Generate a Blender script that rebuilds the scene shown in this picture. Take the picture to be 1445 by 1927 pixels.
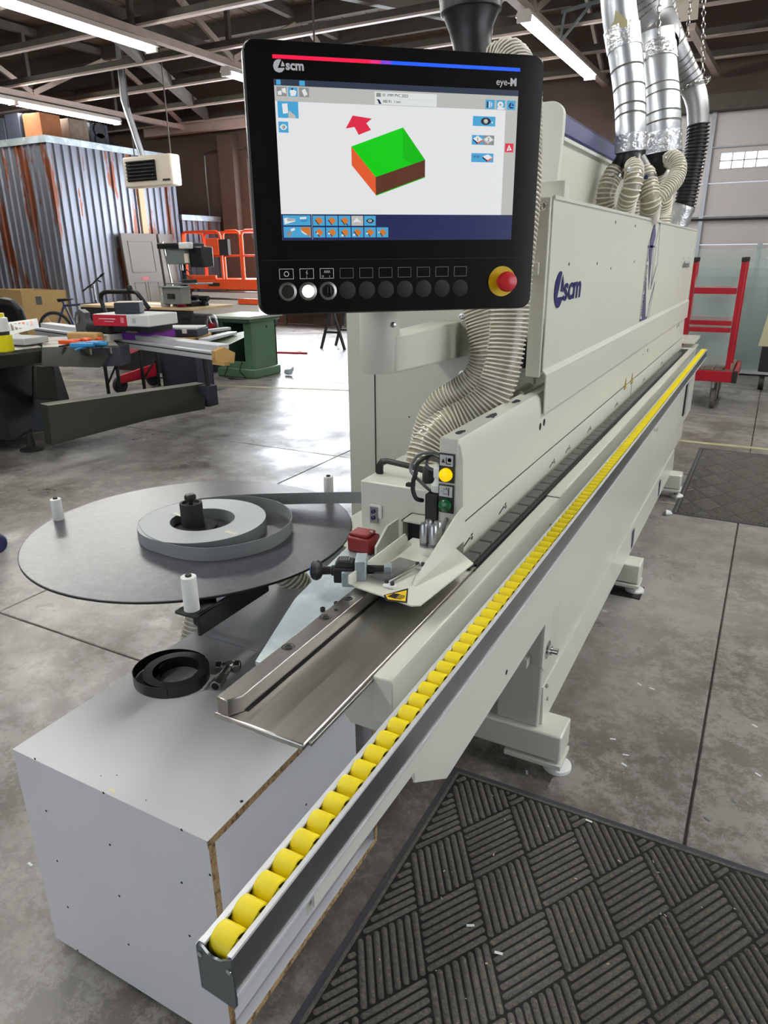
import bpy, bmesh, math, random
from mathutils import Vector, Matrix
for o in list(bpy.data.objects): bpy.data.objects.remove(o)
COL = bpy.context.scene.collection
SC = bpy.context.scene
V = Vector
PI = math.pi
random.seed(7)
# ---------------------------------------------------------------- camera
cd = bpy.data.cameras.new('camera'); cam = bpy.data.objects.new('camera', cd); COL.objects.link(cam)
cam.matrix_world = Matrix(((0.881805, -0.154992, 0.445418, 0.000000), (0.471531, 0.307503, -0.826499, 0.000000), (-0.008867, 0.938839, 0.344241, 1.600000), (0, 0, 0, 1)))
cd.sensor_fit = 'HORIZONTAL'; cd.sensor_width = 36.0; cd.lens = 1320.0/1445.0*36.0
cd.clip_start = 0.02; cd.clip_end = 200
SC.camera = cam
# ---------------------------------------------------------------- world, light, exposure
SC.view_settings.view_transform = 'Standard'
try: SC.view_settings.look = 'None'
except Exception: pass
SC.view_settings.gamma = 1.0
SC.view_settings.use_curve_mapping = False
SC.view_settings.exposure = 0.22
w = bpy.data.worlds.new('world'); SC.world = w; w.use_nodes = True
w.node_tree.nodes['Background'].inputs[0].default_value = (0.75, 0.85, 1.0, 1)
w.node_tree.nodes['Background'].inputs[1].default_value = 1.0
def area(name, loc, target, sx, sy, power, col=(1, 1, 1)):
    l = bpy.data.lights.new(name, 'AREA'); l.shape = 'RECTANGLE'; l.size = sx; l.size_y = sy
    l.energy = power; l.color = col
    o = bpy.data.objects.new(name, l); COL.objects.link(o); o.location = loc
    o.rotation_euler = (V(target)-V(loc)).to_track_quat('-Z', 'Y').to_euler()
    return o
# area lamps: added fill from the right and from behind, daylight at the back windows
area('daylight_right_door', (6.3, 2.0, 1.9), (-2, 3, 1.0), 6, 3.4, 110, (0.97, 0.97, 1.0))  # fill lamp added in an assumed door opening, out of view
area('daylight_rear_door', (-3.0, -4.8, 2.0), (-2, 4, 0.8), 7, 3.6, 22, (1.0, 0.98, 0.95))  # soft fill added behind the camera, its door opening only assumed
area('daylight_back_window', (-9.0, 14.4, 2.2), (-6, 4, 0.0), 4.6, 2.8, 420, (0.86, 0.93, 1.0))
TUBE = 80.0      # emission of the fluorescent tubes
# ---------------------------------------------------------------- materials
def lin(c):
    return tuple(((x/255.0)/12.92 if x/255.0 <= 0.04045 else ((x/255.0+0.055)/1.055)**2.4) for x in c)
MATS = {}
def mat(name, c, rough=0.5, metal=0.0, var=0.0, scale=12.0, bump=0.0, bscale=None, emit=None, c2=None, thr=(0.45, 0.6), stretch=(1, 1, 1), alpha=None, trans=0.0, coat=0.0, detail=4.0, world=False):
    m = bpy.data.materials.new(name); m.use_nodes = True
    nt = m.node_tree; b = nt.nodes['Principled BSDF']
    L = nt.links.new; N = nt.nodes.new
    col = lin(c) + (1,)
    b.inputs['Base Color'].default_value = col
    b.inputs['Roughness'].default_value = rough; b.inputs['Metallic'].default_value = metal
    if coat: b.inputs['Coat Weight'].default_value = coat
    if trans: b.inputs['Transmission Weight'].default_value = trans
    if alpha is not None: b.inputs['Alpha'].default_value = alpha
    if emit:
        b.inputs['Emission Color'].default_value = lin(emit[0]) + (1,); b.inputs['Emission Strength'].default_value = emit[1]
    if var or bump or c2:
        tc = N('ShaderNodeTexCoord'); mp = N('ShaderNodeMapping'); mp.inputs['Scale'].default_value = stretch
        if world:
            g = N('ShaderNodeNewGeometry'); L(g.outputs['Position'], mp.inputs[0])
        else: L(tc.outputs['Object'], mp.inputs[0])
        nz = N('ShaderNodeTexNoise'); nz.inputs['Scale'].default_value = scale; nz.inputs['Detail'].default_value = detail
        L(mp.outputs[0], nz.inputs[0])
        cur = None
        if var:
            mr = N('ShaderNodeMapRange'); mr.inputs[1].default_value = 0.25; mr.inputs[2].default_value = 0.75
            mr.inputs[3].default_value = 1-var; mr.inputs[4].default_value = 1+var
            L(nz.outputs[0], mr.inputs[0])
            mx = N('ShaderNodeMix'); mx.data_type = 'RGBA'; mx.blend_type = 'MULTIPLY'; mx.inputs[0].default_value = 1
            mx.inputs[6].default_value = col; L(mr.outputs[0], mx.inputs[7]); cur = mx.outputs[2]
        if c2:
            n2 = N('ShaderNodeTexNoise'); n2.inputs['Scale'].default_value = scale*0.37; n2.inputs['Detail'].default_value = 6; n2.inputs['Roughness'].default_value = 0.65
            L(mp.outputs[0], n2.inputs[0])
            r2 = N('ShaderNodeMapRange'); r2.inputs[1].default_value = thr[0]; r2.inputs[2].default_value = thr[1]
            L(n2.outputs[0], r2.inputs[0])
            m2 = N('ShaderNodeMix'); m2.data_type = 'RGBA'; L(r2.outputs[0], m2.inputs[0])
            if cur is not None: L(cur, m2.inputs[6])
            else: m2.inputs[6].default_value = col
            m2.inputs[7].default_value = lin(c2) + (1,); cur = m2.outputs[2]
        if cur is not None: L(cur, b.inputs['Base Color'])
        if bump:
            nb = nz
            if bscale:
                nb = N('ShaderNodeTexNoise'); nb.inputs['Scale'].default_value = bscale; nb.inputs['Detail'].default_value = 3; L(mp.outputs[0], nb.inputs[0])
            bp = N('ShaderNodeBump'); bp.inputs['Strength'].default_value = bump; bp.inputs['Distance'].default_value = 0.01
            L(nb.outputs[0], bp.inputs['Height']); L(bp.outputs[0], b.inputs['Normal'])
    MATS[name] = m
    return m
paint = mat('machine_paint', (214, 215, 203), 0.32, var=0.015, scale=3, coat=0.25)
paint2 = mat('machine_paint_grey', (198, 199, 186), 0.38, var=0.02, scale=3)
blue = mat('blue_paint', (40, 42, 92), 0.35)
navy = mat('navy_print', (28, 30, 92), 0.45)
navyp = mat('violet_print', (84, 82, 118), 0.5)
white = mat('white_plastic', (226, 228, 226), 0.4)
laminate = mat('white_laminate', (218, 219, 222), 0.25, var=0.02, scale=4, coat=0.1)
chipboard = mat('chipboard_edge', (170, 142, 102), 0.9, var=0.35, scale=180, c2=(96, 70, 45), thr=(0.5, 0.62), bump=0.3)
steel = mat('ground_steel', (206, 203, 197), 0.28, 1.0, var=0.12, scale=6, stretch=(10, 0.6, 1), bump=0.04, bscale=60)
steel2 = mat('machined_steel', (176, 173, 168), 0.28, 1.0, var=0.05, scale=30, stretch=(6, 1, 6))
zinc = mat('zinc_plate', (166, 178, 182), 0.42, 0.6, var=0.10, scale=9, c2=(196, 206, 208), thr=(0.48, 0.6))
alu = mat('aluminium', (186, 188, 192), 0.3, 1.0, var=0.05, scale=20, stretch=(8, 0.4, 8))
aluw = mat('aluminium_white', (222, 224, 228), 0.42, 0.4, var=0.03, scale=10)
aluface = mat('aluminium_face', (146, 147, 150), 0.26, 0.85, var=0.04, scale=4, stretch=(1, .4, 8))
chrome = mat('chrome', (205, 205, 205), 0.15, 1.0)
black = mat('black_plastic', (22, 22, 23), 0.45)
blackg = mat('black_glass', (7, 7, 9), 0.12, coat=0.4)
blackm = mat('black_matte', (32, 32, 33), 0.7)
rubber = mat('rubber_pad', (92, 92, 87), 0.75, var=0.12, scale=60, bump=0.15)
dark = mat('dark_gap', (12, 12, 12), 0.8)
yellow = mat('yellow_roller', (240, 218, 18), 0.45, var=0.02, scale=40, c2=(218, 196, 80), thr=(0.66, 0.78))
yelbtn = mat('yellow_lamp', (255, 205, 0), 0.25, emit=((255, 200, 0), 0.55))
grnbtn = mat('green_button', (10, 92, 48), 0.25, coat=0.5)
redbtn = mat('red_button', (205, 38, 42), 0.35, coat=0.3)
yelplate = mat('yellow_plate', (220, 185, 10), 0.45)
redplastic = mat('red_plastic', (170, 22, 26), 0.4)
disc_m = mat('disc_laminate', (64, 62, 70), 0.30, var=0.10, scale=160, c2=(84, 82, 90), thr=(0.45, 0.75))
grey = mat('grey_tape', (134, 140, 141), 0.42)
greytop = mat('grey_tape_edges', (186, 190, 192), 0.55, var=0.03, scale=4)
nylon = mat('white_nylon', (232, 234, 230), 0.45)
acrylic = mat('smoked_acrylic', (96, 96, 96), 0.12, alpha=0.6)
clear = mat('clear_glass', (205, 224, 220), 0.03, alpha=0.22)
hose_m = mat('hose_wall', (160, 152, 130), 0.3, coat=0.4, var=0.03, scale=6)
rib_m = mat('hose_coil', (226, 222, 208), 0.3, coat=0.4)
galv = mat('galvanised_duct', (196, 200, 206), 0.34, 0.8, var=0.10, scale=5, bump=0.05, bscale=9)
galvd = mat('spiral_duct', (158, 158, 160), 0.4, 0.8, var=0.12, scale=5)
foil = mat('foil_tape', (216, 217, 220), 0.3, 0.85, var=0.08, scale=30, bump=0.9, bscale=45)
hoseblk = mat('black_hose', (26, 26, 27), 0.4)
frame_dark = mat('truss_paint', (84, 78, 70), 0.7, var=0.15, scale=6)
purlin_m = mat('purlin_paint', (178, 160, 150), 0.55, var=0.12, scale=5)
joint_m = mat('floor_joint', (52, 45, 39), 0.9)
deck_m = mat('roof_deck_wood', (92, 78, 66), 0.9, var=0.3, scale=5, stretch=(6, 1, 1))
ply = mat('plywood', (150, 92, 56), 0.85, var=0.2, scale=6)
orange = mat('orange_paint', (232, 84, 34), 0.4)
greenp = mat('green_cast_paint', (80, 112, 88), 0.4, var=0.05, scale=4)
greend = mat('dark_green_paint', (27, 35, 20), 0.75, var=0.06, scale=3)
tabletop = mat('saw_table', (188, 184, 172), 0.35, 0.3, var=0.06, scale=6)
redp = mat('cart_red', (168, 16, 36), 0.35)
brownb = mat('worn_boards', (112, 96, 84), 0.85, var=0.3, scale=12, stretch=(8, 1, 1))
cardb = mat('cardboard', (190, 158, 106), 0.85, var=0.04, scale=8)
tan = mat('tan_wood', (196, 158, 98), 0.7, var=0.1, scale=10)
purple = mat('purple_case', (140, 60, 190), 0.5)
redcase = mat('red_case', (190, 22, 50), 0.5)
grydoor = mat('grey_door', (118, 114, 106), 0.6)
wallm = mat('brick_paint_brown', (96, 80, 70), 0.85, var=0.12, scale=3)
walll = mat('wall_light_grey', (150, 146, 140), 0.85, var=0.08, scale=2)
gdoor = mat('garage_door_white', (214, 206, 204), 0.5, var=0.02, scale=3)
pane = mat('daylight_pane', (240, 245, 255), 0.3, emit=((222, 234, 255), 5.0))
pane2 = mat('door_pane', (240, 245, 255), 0.3, emit=((236, 240, 250), 1.3))
tube_m = mat('lamp_tube', (255, 255, 255), 0.5, emit=((248, 250, 246), TUBE))
lampw = mat('lamp_housing', (222, 214, 206), 0.5)
creamh = mat('heater_cream', (222, 210, 192), 0.45)
boxblk = mat('navy_box', (44, 48, 60), 0.7)
cable = mat('black_cable', (20, 20, 20), 0.5)
greyhose = mat('grey_air_tube', (110, 112, 116), 0.35)
paperw = mat('paper_white', (232, 232, 228), 0.7)
slip = mat('white_offcut', (225, 227, 228), 0.5)
slipd = mat('grey_offcut', (96, 98, 104), 0.6)
yline = mat('faded_yellow_line', (164, 158, 122), 0.8, var=0.15, scale=6)
cloth = mat('white_cloth', (230, 230, 232), 0.9, bump=0.3)
brass = mat('warm_wood', (206, 178, 140), 0.6)
def mat_floor():
    m = bpy.data.materials.new('concrete_floor'); m.use_nodes = True
    nt = m.node_tree; b = nt.nodes['Principled BSDF']; L = nt.links.new; N = nt.nodes.new
    g = N('ShaderNodeNewGeometry')
    def noise(s, d, r=0.6, off=0):
        mp = N('ShaderNodeMapping'); mp.inputs['Location'].default_value = (off, off, 0); L(g.outputs['Position'], mp.inputs[0])
        n = N('ShaderNodeTexNoise'); n.inputs['Scale'].default_value = s; n.inputs['Detail'].default_value = d; n.inputs['Roughness'].default_value = r
        L(mp.outputs[0], n.inputs[0]); return n.outputs[0]
    def rng(x, a, c, lo=0.0, hi=1.0):
        r = N('ShaderNodeMapRange'); r.inputs[1].default_value = a; r.inputs[2].default_value = c; r.inputs[3].default_value = lo; r.inputs[4].default_value = hi
        L(x, r.inputs[0]); return r.outputs[0]
    def mix(f, a, bb):
        x = N('ShaderNodeMix'); x.data_type = 'RGBA'; L(f, x.inputs[0])
        for i, q in ((6, a), (7, bb)):
            if isinstance(q, tuple): x.inputs[i].default_value = lin(q)+(1,)
            else: L(q, x.inputs[i])
        return x.outputs[2]
    c = mix(rng(noise(1.3, 6), 0.35, 0.65), (120, 116, 111), (156, 152, 147))
    c = mix(rng(noise(5.5, 9, 0.86, 4), 0.46, 0.54, 0, .85), c, (92, 87, 81))
    c = mix(rng(noise(1.1, 9, 0.78, 11), 0.53, 0.62, 0, 0.7), c, (80, 71, 64))
    c = mix(rng(noise(16, 8, 0.8, 2), 0.56, 0.62, 0, 0.55), c, (92, 84, 76))
    c = mix(rng(noise(0.55, 4, 0.6, 21), 0.5, 0.72, 0, 0.6), c, (186, 184, 180))
    # dirtier concrete under the walkway in front of the machine, cleaner beyond
    L(c, b.inputs['Base Color'])
    L(rng(noise(2.2, 6, 0.65, 7), 0.35, 0.7, 0.26, 0.55), b.inputs['Roughness'])
    bp = N('ShaderNodeBump'); bp.inputs['Strength'].default_value = 0.15; bp.inputs['Distance'].default_value = 0.004
    L(noise(22, 6), bp.inputs['Height']); L(bp.outputs[0], b.inputs['Normal'])
    return m
floor_m = mat_floor()
def mat_shed():
    m = mat('corrugated_rusty', (118, 121, 130), 0.4, 0.55, var=0.18, scale=3.0, stretch=(2.5, 2.5, 0.35), c2=(112, 62, 40), thr=(0.55, 0.58), world=True)
    return m
shed_m = mat_shed()
def mat_carpet():
    return mat('mat_carpet', (88, 88, 86), 0.95, var=0.3, scale=260, c2=(124, 112, 94), thr=(0.46, 0.7), bump=0.6, bscale=420, world=True)
carpet = mat_carpet()
matrub = mat('mat_rubber', (60, 62, 68), 0.85, var=0.15, scale=60)
# ---------------------------------------------------------------- mesh builder
ORG = {}
class G:
    def __init__(s, xf=None): s.v = []; s.f = []; s.xf = xf
    def add(s, vs, fs):
        k = len(s.v)
        for p in vs:
            p = V(p); s.v.append(s.xf(p) if s.xf else p)
        s.f += [tuple(k+i for i in f) for f in fs]; return s
    def box(s, x0, y0, z0, x1, y1, z1):
        vs = [(x, y, z) for z in (z0, z1) for y in (y0, y1) for x in (x0, x1)]
        return s.add(vs, [(0, 2, 3, 1), (4, 5, 7, 6), (0, 1, 5, 4), (2, 6, 7, 3), (0, 4, 6, 2), (1, 3, 7, 5)])
    def hexa(s, b4, t4):
        return s.add(list(b4)+list(t4), [(3, 2, 1, 0), (4, 5, 6, 7), (0, 1, 5, 4), (1, 2, 6, 5), (2, 3, 7, 6), (3, 0, 4, 7)])
    def bar(s, p0, p1, w, h, up=(0, 0, 1)):
        p0 = V(p0); p1 = V(p1); d = (p1-p0).normalized(); u = V(up)
        if abs(d.dot(u)) > 0.99: u = V((1, 0, 0))
        a = d.cross(u).normalized()*w/2; b = a.cross(d).normalized()*h/2
        return s.hexa([p0-a-b, p0+a-b, p0+a+b, p0-a+b], [p1-a-b, p1+a-b, p1+a+b, p1-a+b])
    def tube(s, pts, r, n=12, caps=True, closed=False):
        pts = [V(p) for p in pts]; rr = r if isinstance(r, (list, tuple)) else [r]*len(pts)
        rings = []; m = len(pts); up = None
        for i, p in enumerate(pts):
            if closed: d = (pts[(i+1) % m]-pts[i-1]).normalized()
            else: d = (pts[min(i+1, m-1)]-pts[max(i-1, 0)]).normalized()
            if up is None:
                up = V((0, 0, 1)) if abs(d.z) < 0.9 else V((1, 0, 0))
            up = (up-d*up.dot(d)).normalized(); sd = d.cross(up)
            rings.append([p+(up*math.cos(2*PI*k/n)+sd*math.sin(2*PI*k/n))*rr[i] for k in range(n)])
        vs = [q for R in rings for q in R]; fs = []
        for i in range(m if closed else m-1):
            j = (i+1) % m
            for k in range(n): fs.append((i*n+k, j*n+k, j*n+(k+1) % n, i*n+(k+1) % n))
        if caps and not closed: fs += [tuple(range(n)), tuple(reversed(range((m-1)*n, m*n)))]
        return s.add(vs, fs)
    def cyl(s, p0, p1, r0, r1=None, n=20):
        return s.tube([p0, p1], [r0, r0 if r1 is None else r1], n)
    def lathe(s, prof, c, n=28, axis=(0, 0, 1)):
        ax = V(axis).normalized(); u = V((0, 0, 1)) if abs(ax.z) < 0.9 else V((1, 0, 0))
        u = (u-ax*u.dot(ax)).normalized(); w = ax.cross(u); c = V(c); vs = []; fs = []
        for r, h in prof:
            for k in range(n): vs.append(c+ax*h+(u*math.cos(2*PI*k/n)+w*math.sin(2*PI*k/n))*max(r, 1e-5))
        for i in range(len(prof)-1):
            for k in range(n): fs.append((i*n+k, i*n+(k+1) % n, (i+1)*n+(k+1) % n, (i+1)*n+k))
        shut = prof[0] == prof[-1]
        if not shut and prof[0][0] > 1e-4: fs.append(tuple(reversed(range(n))))
        if not shut and prof[-1][0] > 1e-4: fs.append(tuple(range((len(prof)-1)*n, len(prof)*n)))
        return s.add(vs, fs)
    def prism(s, poly, d):
        """poly: 3-D points of one face, d: extrusion vector"""
        poly = [V(p) for p in poly]; d = V(d); n = len(poly)
        return s.add(poly+[p+d for p in poly], [tuple(reversed(range(n))), tuple(range(n, 2*n))]+[(i, (i+1) % n, n+(i+1) % n, n+i) for i in range(n)])
    def px(s, poly, x, t):      # poly (y,z), extruded along x
        return s.prism([(x, a, b) for a, b in poly], (t, 0, 0))
    def py(s, poly, y, t):      # poly (x,z), extruded along y
        return s.prism([(a, y, b) for a, b in poly], (0, t, 0))
    def pz(s, poly, z, t):      # poly (x,y), extruded along z
        return s.prism([(a, b, z) for a, b in poly], (0, 0, t))
    def text(s, txt, size, off=0.0, shear=0.0, ext=0.0003, align='LEFT', sx=1.0):
        cu = bpy.data.curves.new('t', 'FONT'); cu.body = txt; cu.size = size; cu.offset = off; cu.shear = shear; cu.extrude = ext; cu.resolution_u = 3; cu.align_x = align
        o = bpy.data.objects.new('t', cu); me = bpy.data.meshes.new_from_object(o)
        s.add([(v.co.x*sx, v.co.y, v.co.z) for v in me.vertices], [tuple(p.vertices) for p in me.polygons])
        bpy.data.objects.remove(o); bpy.data.curves.remove(cu); bpy.data.meshes.remove(me); return s
    def build(s, name, m, parent=None, bevel=0, seg=2, smooth=35, kind=None, label=None):
        if parent is not None: org = ORG[parent.name]
        else:
            xs = [p.x for p in s.v]; ys = [p.y for p in s.v]; zs = [p.z for p in s.v]
            org = V(((min(xs)+max(xs))/2, (min(ys)+max(ys))/2, min(zs)))
        me = bpy.data.meshes.new(name); me.from_pydata([p-org for p in s.v], [], s.f)
        bm = bmesh.new(); bm.from_mesh(me); bmesh.ops.recalc_face_normals(bm, faces=bm.faces); bm.to_mesh(me); bm.free()
        for p in me.polygons: p.use_smooth = True
        me.set_sharp_from_angle(angle=math.radians(smooth))
        me.materials.append(m)
        o = bpy.data.objects.new(name, me); COL.objects.link(o)
        if parent is not None: o.parent = parent
        else: o.location = org
        ORG[o.name] = org
        if bevel:
            b = o.modifiers.new('bevel', 'BEVEL'); b.width = bevel; b.segments = seg; b.limit_method = 'ANGLE'; b.angle_limit = math.radians(40)
        if kind: o['kind'] = kind
        if label: o['label'] = label
        return o
def thing(name, label, cat, loc, group=None, kind=None):
    o = bpy.data.objects.new(name, None); COL.objects.link(o); o.location = loc; o.empty_display_size = 0.05
    ORG[o.name] = V(loc)
    if label: o['label'] = label
    if cat: o['category'] = cat
    if group: o['group'] = group
    if kind: o['kind'] = kind
    return o
def tag(o, label, cat, group=None):
    o['label'] = label; o['category'] = cat
    if group: o['group'] = group
    return o
def dup(root, delta, label=None, group=None):
    r = root.copy(); COL.objects.link(r); r.location = V(root.location)+V(delta); ORG[r.name] = ORG[root.name]+V(delta)
    if label: r['label'] = label
    if group: r['group'] = group
    for c in list(root.children):
        d = c.copy(); COL.objects.link(d); d.parent = r
        for e in list(c.children):
            f = e.copy(); COL.objects.link(f); f.parent = d
    return r
def copypart(o, delta, parent=None):
    d = o.copy(); COL.objects.link(d); d.location = V(o.location)+V(delta); ORG[d.name] = ORG[o.name]
    if parent is not None: d.parent = parent
    return d
def spline(pts, step=0.02):
    P = [V(p) for p in pts]; P = [P[0]*2-P[1]]+P+[P[-1]*2-P[-2]]; out = []
    for i in range(1, len(P)-2):
        a, b, c, d = P[i-1:i+3]; n = max(2, int((c-b).length/step))
        for k in range(n):
            t = k/n; out.append(0.5*((2*b)+(c-a)*t+(2*a-5*b+4*c-d)*t*t+(3*b-a-3*c+d)*t*t*t))
    out.append(P[-2]); return out
def resample(pts, step):
    L = [0]
    for a, b in zip(pts, pts[1:]): L.append(L[-1]+(b-a).length)
    n = max(2, int(L[-1]/step)); out = []; j = 0
    for i in range(n+1):
        s = L[-1]*i/n
        while j < len(pts)-2 and L[j+1] < s: j += 1
        t = (s-L[j])/max(1e-9, L[j+1]-L[j]); out.append(pts[j].lerp(pts[j+1], min(1, t)))
    return out
def hose(name, label, cat, pts, r, pitch=0.012, wall=None, coil=None, group=None, n=20, depth=0.10):
    wall = wall or hose_m; coil = coil or rib_m
    path = resample(spline(pts), pitch/2)
    t = thing(name, label, cat, path[-1], group)
    rr = [r*(1-depth) if i % 2 else r*(1-depth*0.25) for i in range(len(path))]
    G().tube(path, rr, n, caps=False).build('hose_wall', wall, t, smooth=80)
    # the coil: a wire wound round the wall
    m = len(path); per = 14; up = None; frames = []
    for i in range(m):
        d = (path[min(i+1, m-1)]-path[max(i-1, 0)]).normalized()
        if up is None: up = V((0, 0, 1)) if abs(d.z) < 0.9 else V((1, 0, 0))
        up = (up-d*up.dot(d)).normalized(); frames.append((path[i], up.copy(), d.cross(up)))
    helix = []
    for i in range((m-1)//2*per):
        s = i/per*2; j = min(int(s), m-2); tt = s-j
        a, b = frames[j], frames[j+1]; c = a[0].lerp(b[0], tt); u = a[1].lerp(b[1], tt).normalized(); w_ = a[2].lerp(b[2], tt).normalized(); an = 2*PI*i/per
        helix.append(c+(u*math.cos(an)+w_*math.sin(an))*r)
    G().tube(helix, pitch*0.24, 5).build('coil', coil, t, smooth=80)
    return t
# ================================================================ the setting
X0, X1, Y0, Y1 = -17.2, 6.6, -5.2, 14.9
ZR = 5.75
fl = G().box(X0, Y0, -0.12, X1, Y1, -0.006).build('floor', joint_m, kind='structure')
xs = [0.01+3.08*k for k in range(-6, 3)]; ys = [1.77+3.105*k for k in range(-3, 6)]
xs = [X0]+[x for x in xs if X0+.3 < x < X1-.3]+[X1]; ys = [Y0]+[y for y in ys if Y0+.3 < y < Y1-.3]+[Y1]
for a, b in zip(xs, xs[1:]):
    for c, d in zip(ys, ys[1:]):
        j = 0.0035
        G().box(a+j, c+j, -0.06, b-j, d-j, 0).build('floor_slab', floor_m, fl, bevel=0.004, seg=1)
G().pz([(-9.5, 6.30), (-3.2, 7.86), (-3.2, 7.93), (-9.5, 6.37)], 0.0004, 0.0006).build('yellow_line', yline, fl)
G().pz([(-.62, 6.66), (1.5, 6.70), (1.5, 6.77), (-.62, 6.73)], 0.0004, 0.0006).build('yellow_line', yline, fl)
# back wall, with the two bright windows and the overhead door at the right
def wall(name, m, boxes):
    g = G()
    for b in boxes: g.box(*b)
    return g.build(name, m, kind='structure')
WL, WR, WB, WT = -11.66, -9.9, 2.0, 3.80
W2L, W2R = -8.9, -5.4
Z4 = 5.9
wb = wall('wall_back', wallm, [(X0, Y1, 0, WL, Y1+.25, Z4), (WL, Y1, WT, WR, Y1+.25, Z4), (WL, Y1, 0, WR, Y1+.25, WB), (WR, Y1, 0, W2L, Y1+.25, Z4),
      (W2L, Y1, 3.4, W2R, Y1+.25, Z4), (W2R, Y1, 0, -2.9, Y1+.25, Z4), (-2.9, Y1, 3.86, 3.2, Y1+.25, Z4), (3.2, Y1, 0, X1, Y1+.25, Z4)])
G().box(-12.35, Y1-.22, 0, -11.9, Y1, 4.3).build('pilaster', wallm, wb)
G().box(-9.8, Y1-.22, 0, -9.3, Y1, 4.3).build('pilaster', wallm, wb)
G().box(-4.9, Y1-.22, 0, -4.4, Y1, 4.3).build('pilaster', wallm, wb)
wall('wall_left', wallm, [(X0-.2, Y0, 0, X0, Y1, Z4)])
wall('wall_right', walll, [(X1, Y0, 0, X1+.2, -1.2, Z4), (X1, -1.2, 3.8, X1+.2, 5.2, Z4), (X1, 5.2, 0, X1+.2, Y1, Z4)])
wall('wall_front', walll, [(X0, Y0-.2, 0, -6.8, Y0, Z4), (-6.8, Y0-.2, 3.9, .8, Y0, Z4), (.8, Y0-.2, 0, X1, Y0, Z4)])
def window(name, x0, x1, z0, z1, nx, nz):
    y = Y1+.1
    w_ = thing(name, None, None, ((x0+x1)/2, y, z0), kind='structure')
    g = G(); t = .05
    g.box(x0, y-.05, z0, x0+t, y+.03, z1); g.box(x1-t, y-.05, z0, x1, y+.03, z1); g.box(x0, y-.05, z0, x1, y+.03, z0+t); g.box(x0, y-.05, z1-t, x1, y+.03, z1)
    g.build('window_frame', lampw, w_)
    for i in range(nx):
        for k in range(nz):
            a = x0+(x1-x0)*i/nx; b = x0+(x1-x0)*(i+1)/nx; c = z0+(z1-z0)*k/nz; d = z0+(z1-z0)*(k+1)/nz
            G().box(a+.015, y-.01, c+.015, b-.015, y, d-.015).build('pane', pane, w_)
window('window_1', WL, WR, WB, WT, 4, 4)
window('window_2', W2L, W2R, 0.9, 3.4, 6, 4)
# overhead sectional door with a row of windows
dr = thing('door_1', None, None, (0.1, Y1-.05, 0), kind='structure')
zz = [0, .62, 1.17, 1.72, 2.20, 2.74, 3.31, 3.86]
for k, (a, b) in enumerate(zip(zz, zz[1:])):
    DX0, DX1 = -2.9, 3.2; y = Y1-.06
    if k != 5:
        p = G().box(DX0, y, a+.006, DX1, y+.05, b-.006).build('door_panel', gdoor, dr, bevel=.008)
    else:
        g = G(); wins = [(-1.90+1.26*i, -1.90+1.26*i+.96) for i in range(-0, 4)]
        g.box(DX0, y, a+.006, DX1, y+.05, a+.22); g.box(DX0, y, b-.09, DX1, y+.05, b-.006)
        e = DX0
        for (p0, p1) in [(-2.38, -1.50), (-1.24, -.28), (-.02, .94), (1.2, 2.16)]:
            g.box(e, y, a+.22, p0, y+.05, b-.09); e = p1
        g.box(e, y, a+.22, DX1, y+.05, b-.09)
        g.build('door_panel', gdoor, dr)
        for (p0, p1) in [(-2.38, -1.50), (-1.24, -.28), (-.02, .94), (1.2, 2.16)]:
            fr = G(); n = 5
            for i in range(n+1): fr.box(p0+(p1-p0)*i/n-.008, y-.01, a+.22, p0+(p1-p0)*i/n+.008, y+.03, b-.09)
            for zq in (a+.22, (a+b+.13)/2, b-.09): fr.box(p0-.02, y-.01, zq-.008, p1+.02, y+.03, zq+.008)
            f_ = fr.build('window_frame', gdoor, dr)
            for i in range(n):
                for q in range(2):
                    z0 = a+.22 if q == 0 else (a+b+.13)/2; z1 = (a+b+.13)/2 if q == 0 else b-.09
                    G().box(p0+(p1-p0)*i/n+.01, y+.01, z0+.01, p0+(p1-p0)*(i+1)/n-.01, y+.02, z1-.01).build('pane', pane2, f_)
for x in (-1.42, 1.6):
    G().box(x-.035, Y1-.11, .1, x+.035, Y1-.065, 3.86).build('hinge_stile', alu, dr)
for z in (1.17, 2.20, 3.31): G().box(-2.9, Y1-.10, z-.012, 3.2, Y1-.07, z+.012).build('strut', alu, dr)
G().box(-2.9, Y1-.14, 2.12, 3.2, Y1-.10, 2.16).build('lock_bar', blackm, dr)
G().box(-3.1, Y1-.3, 3.86, 3.4, Y1-.02, 4.1).build('trim_1', frame_dark, kind='structure')
G().box(-14.4, 14.4, 4.38, -9.4, 14.6, 4.62).build('trim_2', purlin_m, kind='structure')
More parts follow.
